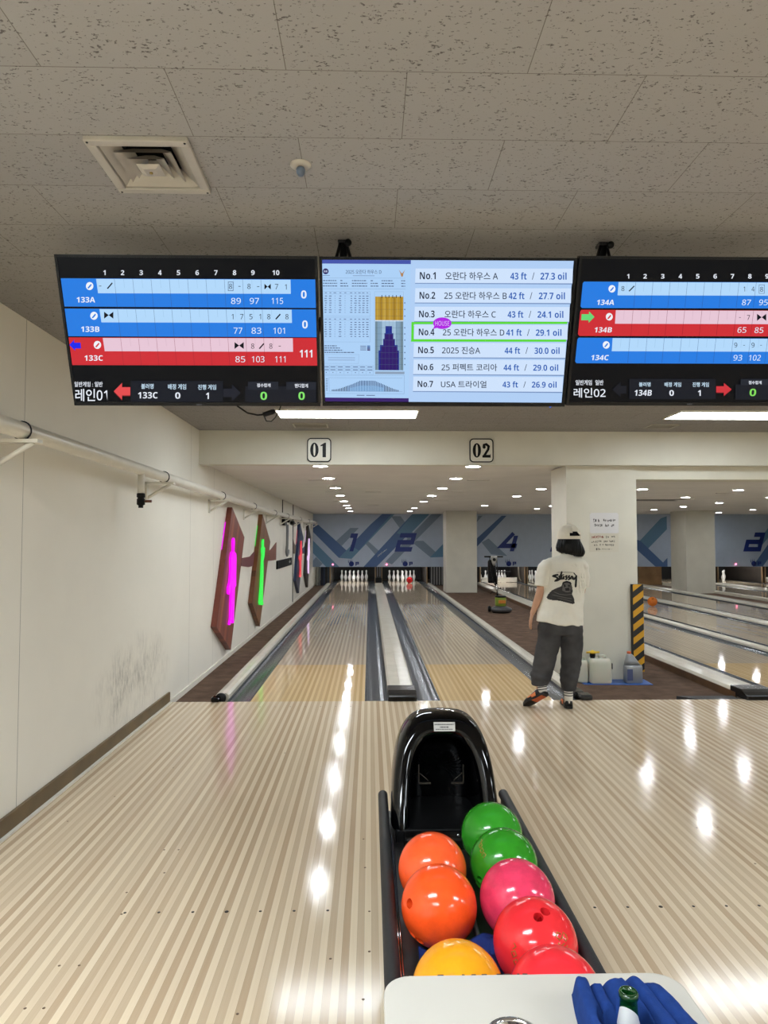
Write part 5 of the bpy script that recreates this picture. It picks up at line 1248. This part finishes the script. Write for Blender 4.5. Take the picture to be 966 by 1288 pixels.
# cap
CAPF = M('cream_cap', (226, 218, 202), .8, var=.04, nscale=20, bump=.2, bscale=600, spec=.15)
cp = thing('tmp', None, None); bpy.data.objects.remove(cp)
vs_ = []; fs = []; NA, NB = 48, 14
R0 = (.108, .120, .114); C0 = HC + Vector((.002, -.012, .012))
for lay in (0, 1):
    for j in range(NB + 1):
        for i in range(NA):
            a = 2 * math.pi * i / NA; e0 = -10 + 22 * max(0, math.sin(a)) ** .7; el = math.radians(e0 + (90 - e0) * j / NB); s_ = 1 - .035 * lay
            q = 1.0 + (.02 if j == 0 else 0)
            vs_.append(C0 + Vector((R0[0] * math.cos(el) * math.cos(a) * s_ * q, R0[1] * math.cos(el) * math.sin(a) * s_ * q, R0[2] * math.sin(el) * s_)))
N = NA * (NB + 1)
def hole(i, j):
    a = 2 * math.pi * (i + .5) / NA; da = math.degrees(abs((a - 1.5 * math.pi - .22 + math.pi) % (2 * math.pi) - math.pi)); el = -10 + 100 * (j + .5) / NB
    return 2 < el < 26 and (da / 30) ** 2 + ((el - 3) / 22) ** 2 < 1
for j in range(NB):
    for i in range(NA):
        if hole(i, j): continue
        a, c, d, e = j * NA + i, j * NA + (i + 1) % NA, (j + 1) * NA + (i + 1) % NA, (j + 1) * NA + i
        fs += [(a, c, d, e), (a + N, e + N, d + N, c + N)]
b = MB().add(vs_, fs, 0, True)
cap = b.build('cap', CAPF, t, merge=False)
b = MB(); pts = []
n = 20; O = []; I = []
for k in range(n + 1):
    a = math.radians(15 + 150 * k / n); O.append(C0 + Vector((.088 * math.cos(a), .105 * math.sin(a) + .085 * math.sin(a) ** 2, -.012 - .02 * (math.cos(a)) ** 2 + .028))); I.append(C0 + Vector((.098 * math.cos(a), .112 * math.sin(a), .022 - .03 * math.cos(a) ** 2)))
b.add(O + I + [v + Vector((0, 0, .004)) for v in O + I], [(k, k + 1, n + 2 + k, n + 1 + k) for k in range(n)] + [(2 * n + 2 + k, 2 * n + 3 + k, 3 * n + 4 + k, 3 * n + 3 + k) for k in range(n)] + [(k, k + 1, 2 * n + 3 + k, 2 * n + 2 + k) for k in range(n)], 0, True); b.build('brim', CAPF, cap)
b = MB(); b.sphere(C0 + Vector((0, 0, R0[2])), (.008, .008, .005), 10, 8); b.build('button', CAPF, cap)
b = MB()
for k in range(6):
    a0 = math.pi / 6 + k * math.pi / 3; b.tube([C0 + Vector((R0[0] * math.cos(e) * math.cos(a0), R0[1] * math.cos(e) * math.sin(a0), R0[2] * math.sin(e))) * 1 for e in [math.radians(x) for x in range(30 if k in (4,) else 4, 89, 12)]], .0016, 6)
b.build('seams', CAPF, cap)
# socks and shoes
SOCK = M('white_sock', (226, 222, 214), .85, var=.03)
def sock(pts, r, bands):
    b = MB(); b.tube(pts, r, 16); s_ = b.build('sock', SOCK, t)
    b = MB(); a, c = Vector(pts[0]), Vector(pts[-1])
    for f in bands: p = a + (c - a) * f; d = (c - a).normalized() * .004; rr_ = r[0] + (r[-1] - r[0]) * f + .0012; b.tube([p - d, p + d], rr_, 16)
    b.build('sock_stripes', M('sock_stripe', (30, 30, 32), .8), s_)
sock([(1.54, 6.13, .235), (1.553, 6.108, .135)], [.043, .037], (.42, .62))
sock([(1.789, 6.135, .19), (1.787, 6.135, .05)], [.041, .036], (.36, .52))
SHB, SHO, SHW = M('shoe_black', (20, 20, 21), .5), M('shoe_orange', (222, 122, 62), .5), M('shoe_white', (224, 220, 212), .5)
SOLB, SOLO = M('sole_black', (14, 14, 15), .4), M('sole_orange', (196, 92, 46), .5)
def shoe(heel, toe, upv, lab):
    f = (Vector(toe) - Vector(heel)).normalized(); r = f.cross(Vector(upv)).normalized(); u = r.cross(f)
    mat = Matrix(((r.x, f.x, u.x, heel[0]), (r.y, f.y, u.y, heel[1]), (r.z, f.z, u.z, heel[2]), (0, 0, 0, 1)))
    s_ = None
    L = [(-.005, .022, .055), (.006, .034, .072), (.04, .038, .078), (.085, .039, .072), (.13, .044, .052), (.175, .047, .040), (.21, .043, .033), (.235, .032, .026), (.252, .014, .014)]
    b = MB(); rings = []
    for y, w, h in L:
        rings.append([mat @ Vector((w * math.copysign(abs(math.cos(a)) ** .8, math.cos(a)), y, .018 + max(0, math.sin(a)) ** .8 * h + min(0, math.sin(a)) * .004)) for a in [2 * math.pi * k / 24 for k in range(24)]])
    b.loft(rings)
    # colour blocks: white collar, orange flanks
    inv = mat.inverted()
    for i, fc in enumerate(b.f):
        c = inv @ (sum((b.v[k] for k in fc), Vector()) / len(fc))
        if len(fc) > 4: continue
        if .025 < c.y < .12 and c.z > .068: b.mi[i] = 2
        elif .07 < c.y < .17 and abs(c.x) > .034 and .026 < c.z < .05: b.mi[i] = 1
        if c.y < .02 and c.z < .07: b.mi[i] = 0
    sh = b.build('shoe', [SHB, SHO, SHW], t)
    ol = []
    for y, w in ((-.012, .016), (-.004, .030), (.03, .039), (.09, .037), (.14, .044), (.18, .049), (.215, .046), (.243, .034), (.26, .014)): ol.append((y, w))
    pts = [(w, y) for y, w in ol] + [(-w, y) for y, w in reversed(ol)]
    b = MB(); b.prism(pts, 0, .022, 'z', 0, 0)
    b.v = [mat @ v for v in b.v]
    o_ = b.build('sole', [SOLB, SOLO], sh)
    ho = [(w * .86, y) for y, w in ol if .02 < y < .15]; ho = ho + [(-x, y) for x, y in reversed(ho)]
    b = MB(); b.prism(ho, -.003, .001, 'z'); b.v = [mat @ v for v in b.v]; b.build('heel_pad', SOLO, sh)
shoe((1.784, 6.105, .003), (1.81, 6.36, .003), (0, 0, 1), '')
shoe((1.572, 6.075, .135), (1.437, 6.195, .020), (.05, .62, .95), '')

# ================================================================ THINGS BY THE COLUMN
YEL = M('guard_yellow', (206, 150, 24), .5, var=.08); GB = M('guard_black', (16, 16, 17), .5)
t = thing('corner_guard', 'black and yellow striped foam guard on the corner of the near column', 'guard', (2.98, 7.5, .05))
b = MB(); x0, x1, z0, z1, yf = 2.905, 3.035, .056, 1.017, 7.505
b.box(x0, x1, yf, yf + .045, z0, z1, 0, .004); b.box(2.992, 3.035, yf + .045, yf + .16, z0, z1, 0, .003); b.build('foam_body', GB, t)
b = MB(); p = .145; k = -3
while z0 + k * p < z1:
    zz = z0 + k * p; q = clip_poly([(x0, zz), (x1, zz + .10), (x1, zz + .10 + p / 2), (x0, zz + p / 2)], x0 + .012, x1, z0, z1)
    if len(q) > 2: b.prism(q, yf - .0012, yf + .003, 'y')
    k += 1
b.build('yellow_stripes', YEL, t, merge=False)
for z, h, lab, two in ((1.697, .115, 'upper paper notice taped on the near column, two lines of black handwriting', True), (1.48, .105, 'lower paper notice taped on the near column, with a red word', False)):
    t = thing('paper_notice', lab, 'notice', (2.62, 7.545, z - h), 'paper notices on the column')
    b = MB(); xa = 2.462 if two else 2.455; xb = 2.785 if two else 2.78; b.box(xa, xb, 7.547, 7.5495, z - h, z + h); b.build('sheet', M('notice_paper_%d' % two, (212, 210, 210) if two else (206, 200, 184), .6, var=.02), t)
    b = MB(); random.seed(21 + two); s_ = (xb - xa) / 660
    X = lambda a: xa + (a - (160 if two else 150)) * s_
    def mark(a, c, z_, hh, dense, mi):
        x = X(a)
        while x < X(c) - .004:
            w = random.uniform(.010, .018)
            for _ in range(dense):
                if random.random() < .5: zz = z_ + random.uniform(-hh, hh); b.box(x, x + w, 7.546, 7.5472, zz - .0022, zz + .0022, mi)
                else: xx = x + random.uniform(0, w); b.box(xx - .0022, xx + .0022, 7.546, 7.5472, z_ - hh * random.uniform(.2, 1), z_ + hh * random.uniform(.2, 1), mi)
            x += w + .004
    if two:
        for a, c in ((235, 305), (345, 390), (465, 520), (565, 650), (690, 750)): mark(a, c, z + .030, .016, 4, 0)
        for a, c in ((255, 345), (385, 445), (500, 595), (645, 730)): mark(a, c, z - .024, .016, 4, 0)
    else:
        mark(195, 465, z + .062, .014, 4, 1)
        for a, c in ((520, 605), (650, 735)): mark(a, c, z + .062, .011, 3, 0)
        for a, c in ((190, 430), (470, 550), (590, 735)): mark(a, c, z + .012, .011, 3, 0)
        for a, c in ((250, 270), (305, 335), (380, 395), (440, 470), (500, 690)): mark(a, c, z - .027, .010, 3, 0)
        mark(300, 400, z - .075, .014, 3, 0); mark(430, 635, z - .075, .004, 2, 0)
    b.build('handwriting', [M('ink_black', (40, 38, 38), .6, var=0), M('ink_red', (140, 52, 44), .6, var=0)], t, merge=False)
    b = MB()
    for x in (xa, xb): b.box(x - .012, x + .012, 7.5455, 7.5462, z + h - .014, z + h + .006)
    b.build('tape', M('clear_tape', (208, 204, 190), .3, var=0), t)
b = MB(); b.prism([(2.30, 7.30), (3.03, 7.27), (3.04, 7.54), (2.29, 7.545)], -.040, -.034, 'z', 0); o = b.build('blue_sheet', M('blue_sheet', (44, 98, 178), .35, var=.12)); tag(o, 'blue plastic sheet laid along the foot of the near column', 'sheet')
JUG = NT('translucent_plastic'); JUG.base(lin((206, 205, 190))); JUG.set(.35); JUG.b.inputs['Subsurface Weight'].default_value = .2; JUG = JUG.m
def canister(x0, x1, y0, y1, z0, h, label, spout):
    t = thing('canister', label, 'canister', ((x0 + x1) / 2, (y0 + y1) / 2, z0), 'white canisters')
    c = ((x0 + x1) / 2, (y0 + y1) / 2); rx, ry = (x1 - x0) / 2, (y1 - y0) / 2
    b = MB(); b.loft([ellip((c[0], c[1], z0 + z), rx * k, ry * k, 32, p=5) for z, k in ((0, .9), (.008, .97), (.02, 1), (h * .72, 1), (h * .78, .985), (h * .86, .86), (h * .88, .80))])
    b.build('tank', JUG, t)
    b = MB(); b.tube([(c[0] - rx * .05, c[1], z0 + h * .85), (c[0] + rx * .0, c[1], z0 + h * .98), (c[0] + rx * .55, c[1], z0 + h * .98), (c[0] + rx * .62, c[1], z0 + h * .85)], .014, 10); b.build('grip', JUG, t)
    nx = c[0] - rx * .62
    b = MB(); b.lathe((nx, c[1], z0 + h * .86), [(.026, 0), (.026, .02), (.03, .022), (.03, .05), (.02, .055)], 18); b.build('cap', BLACKP, t)
    if spout:
        b = MB(); z = z0 + h * .86 + .055; b.lathe((nx, c[1], z), [(.03, 0), (.042, .004), (.042, .02), (.022, .026), (.012, .034)], 18); b.tube([(nx - .07, c[1] - .01, z + .012), (nx + .07, c[1] - .01, z + .014)], .011, 8); b.build('tap_cap', M('tap_yellow', (214, 176, 40), .4), t)
        b = MB(); b.box(x1 - .006, x1 + .001, y0 + .01, y0 + .04, z0 + h * .52, z0 + h * .72); b.build('side_label', BLACKP, t)
canister(2.375, 2.61, 7.30, 7.47, -.034, .30, 'white plastic canister with yellow tap cap at the foot of the column', True)
canister(2.255, 2.37, 7.36, 7.52, -.034, .27, 'white plastic canister half hidden behind the leg of the person', False)
t = thing('oil_jug', 'silver grey jug with orange cap beside the striped guard', 'jug', (2.85, 7.38, -.034))
SIL = M('silver_plastic', (150, 152, 154), .35, .3, var=.05); b = MB()
b.loft([ellip((2.855, 7.38, -.034 + z), rx, ry, 28, p=4) for z, rx, ry in ((0, .086, .060), (.01, .094, .066), (.17, .094, .066), (.19, .088, .062))]); b.build('tank', SIL, t)
b = MB(); b.loft([ellip((2.85 - dx, 7.38, -.034 + z), rx, ry, 20, p=3) for z, rx, ry, dx in ((.185, .086, .060, 0), (.24, .062, .05, .012), (.29, .036, .034, .028), (.312, .020, .020, .034))]); b.build('shoulder', SIL, t)
b = MB(); b.tube([(2.905, 7.38, .14), (2.893, 7.38, .19), (2.865, 7.38, .24), (2.84, 7.38, .262)], .012, 8); b.build('handle', SIL, t)
b = MB(); b.lathe((2.816, 7.38, .276), [(.022, 0), (.022, .022), (.015, .025)], 16); b.build('cap', M('cap_orange', (204, 96, 54), .4), t)
b = MB(); b.box(2.770, 2.83, 7.311, 7.316, .0, .12, 0, .002); b.build('label', [M('label_violet', (72, 80, 116), .4)], t)
b = MB(); b.box(2.45 + .14, 2.76, 7.29, 7.33, -.0335, -.0332)
b = MB(); b.prism([(3.18, FOUL + .002), (3.53, FOUL + .002), (3.53, FOUL + .17), (2.98, FOUL + .17), (3.05, FOUL + .10)], -.039, -.005, 'z'); o = b.build('rubber_mat', RUBBER); tag(o, 'black rubber mat at the edge of the approach by the right lane box', 'mat')

# ================================================================ FLOOR SCRUBBER
x, y, z0 = 2.81, 14.55, -.04
t = thing('floor_scrubber', 'upright floor scrubber with green tank on the brown carpet strip', 'floor scrubber', (x, y, z0))
b = MB(); b.loft([ellip((x, y, z0 + z), rx, rx, 28, p=2.6) for z, rx in ((.02, .20), (.05, .225), (.085, .225), (.12, .16), (.14, .12))]); b.build('brush_housing', M('scrub_grey', (66, 66, 68), .4), t)
b = MB(); b.lathe((x, y, z0), [(.19, 0), (.19, .022)], 24); b.build('brush', BLACKP, t)
b = MB(); b.lathe((x - .01, y, z0 + .14), [(.112, 0), (.118, .02), (.118, .17), (.112, .185)], 24); b.build('tank', M('tank_green', (120, 140, 40), .4, var=.1), t)
b = MB(); b.lathe((x - .01, y, z0 + .325), [(.122, 0), (.122, .022), (.10, .036)], 24); b.build('tank_lid', BLACKP, t)
b = MB(); b.box(x - .075, x + .075, y - .125, y - .112, z0 + .2, z0 + .27, 0, .003); b.build('tank_label', M('label_orange', (196, 120, 40), .5), t)
b = MB(); b.tube([(x - .075, y, z0 + .34), (x - .10, y - .01, z0 + .62)], .022, 12); b.build('lower_pole', STEEL, t)
b = MB(); b.tube([(x - .10, y - .01, z0 + .60), (x - .155, y - .02, z0 + 1.14)], .027, 12); b.build('upper_pole', BLACKP, t)
b = MB(); b.box(x - .27, x - .12, y + .0, y + .10, z0 + .62, z0 + 1.12, 0, .03); b.build('solution_bag', BLACKP, t)
b = MB(); b.tube([(x - .36, y - .04, z0 + 1.19), (x + .04, y - .04, z0 + 1.19)], .017, 10); b.build('handlebar', BLACKP, t)
b = MB(); b.loft([ellip((x - .155, y - .06, z0 + z), rx, .03, 16) for z, rx in ((1.0, .02), (1.06, .045), (1.16, .07), (1.21, .065))]); b.build('control_head', M('head_grey', (150, 148, 142), .4), t)
b = MB(); b.sphere((x - .155, y - .092, z0 + 1.13), (.035, .012, .035), 14, 8); b.build('dial', BLACKP, t)
for dx in (-.09, .06):
    b = MB(); b.tube([(x - .155 + dx, y - .04, z0 + 1.18), (x - .14 + dx, y - .03, z0 + .9), (x - .12 + dx * .6, y - .02, z0 + .66), (x - .1, y - .01, z0 + .55)], .010, 8); b.build('cable', BLACKP, t)
b = MB(); b.tube([(x - .12, y - .03, z0 + .42), (x - .2, y - .05, z0 + .44), (x - .24, y - .05, z0 + .4)], .008, 8); b.build('pedal', DKMETAL, t)
b = MB(); b.lathe((x - .245, y + .02, z0 + .075), [(.055, -.03), (.07, 0), (.055, .03)], 14, axis='x'); b.build('wheel', BLACKP, t)

# cleanup of the lettering helper
bpy.data.objects.remove(_fo); bpy.data.curves.remove(_fc)
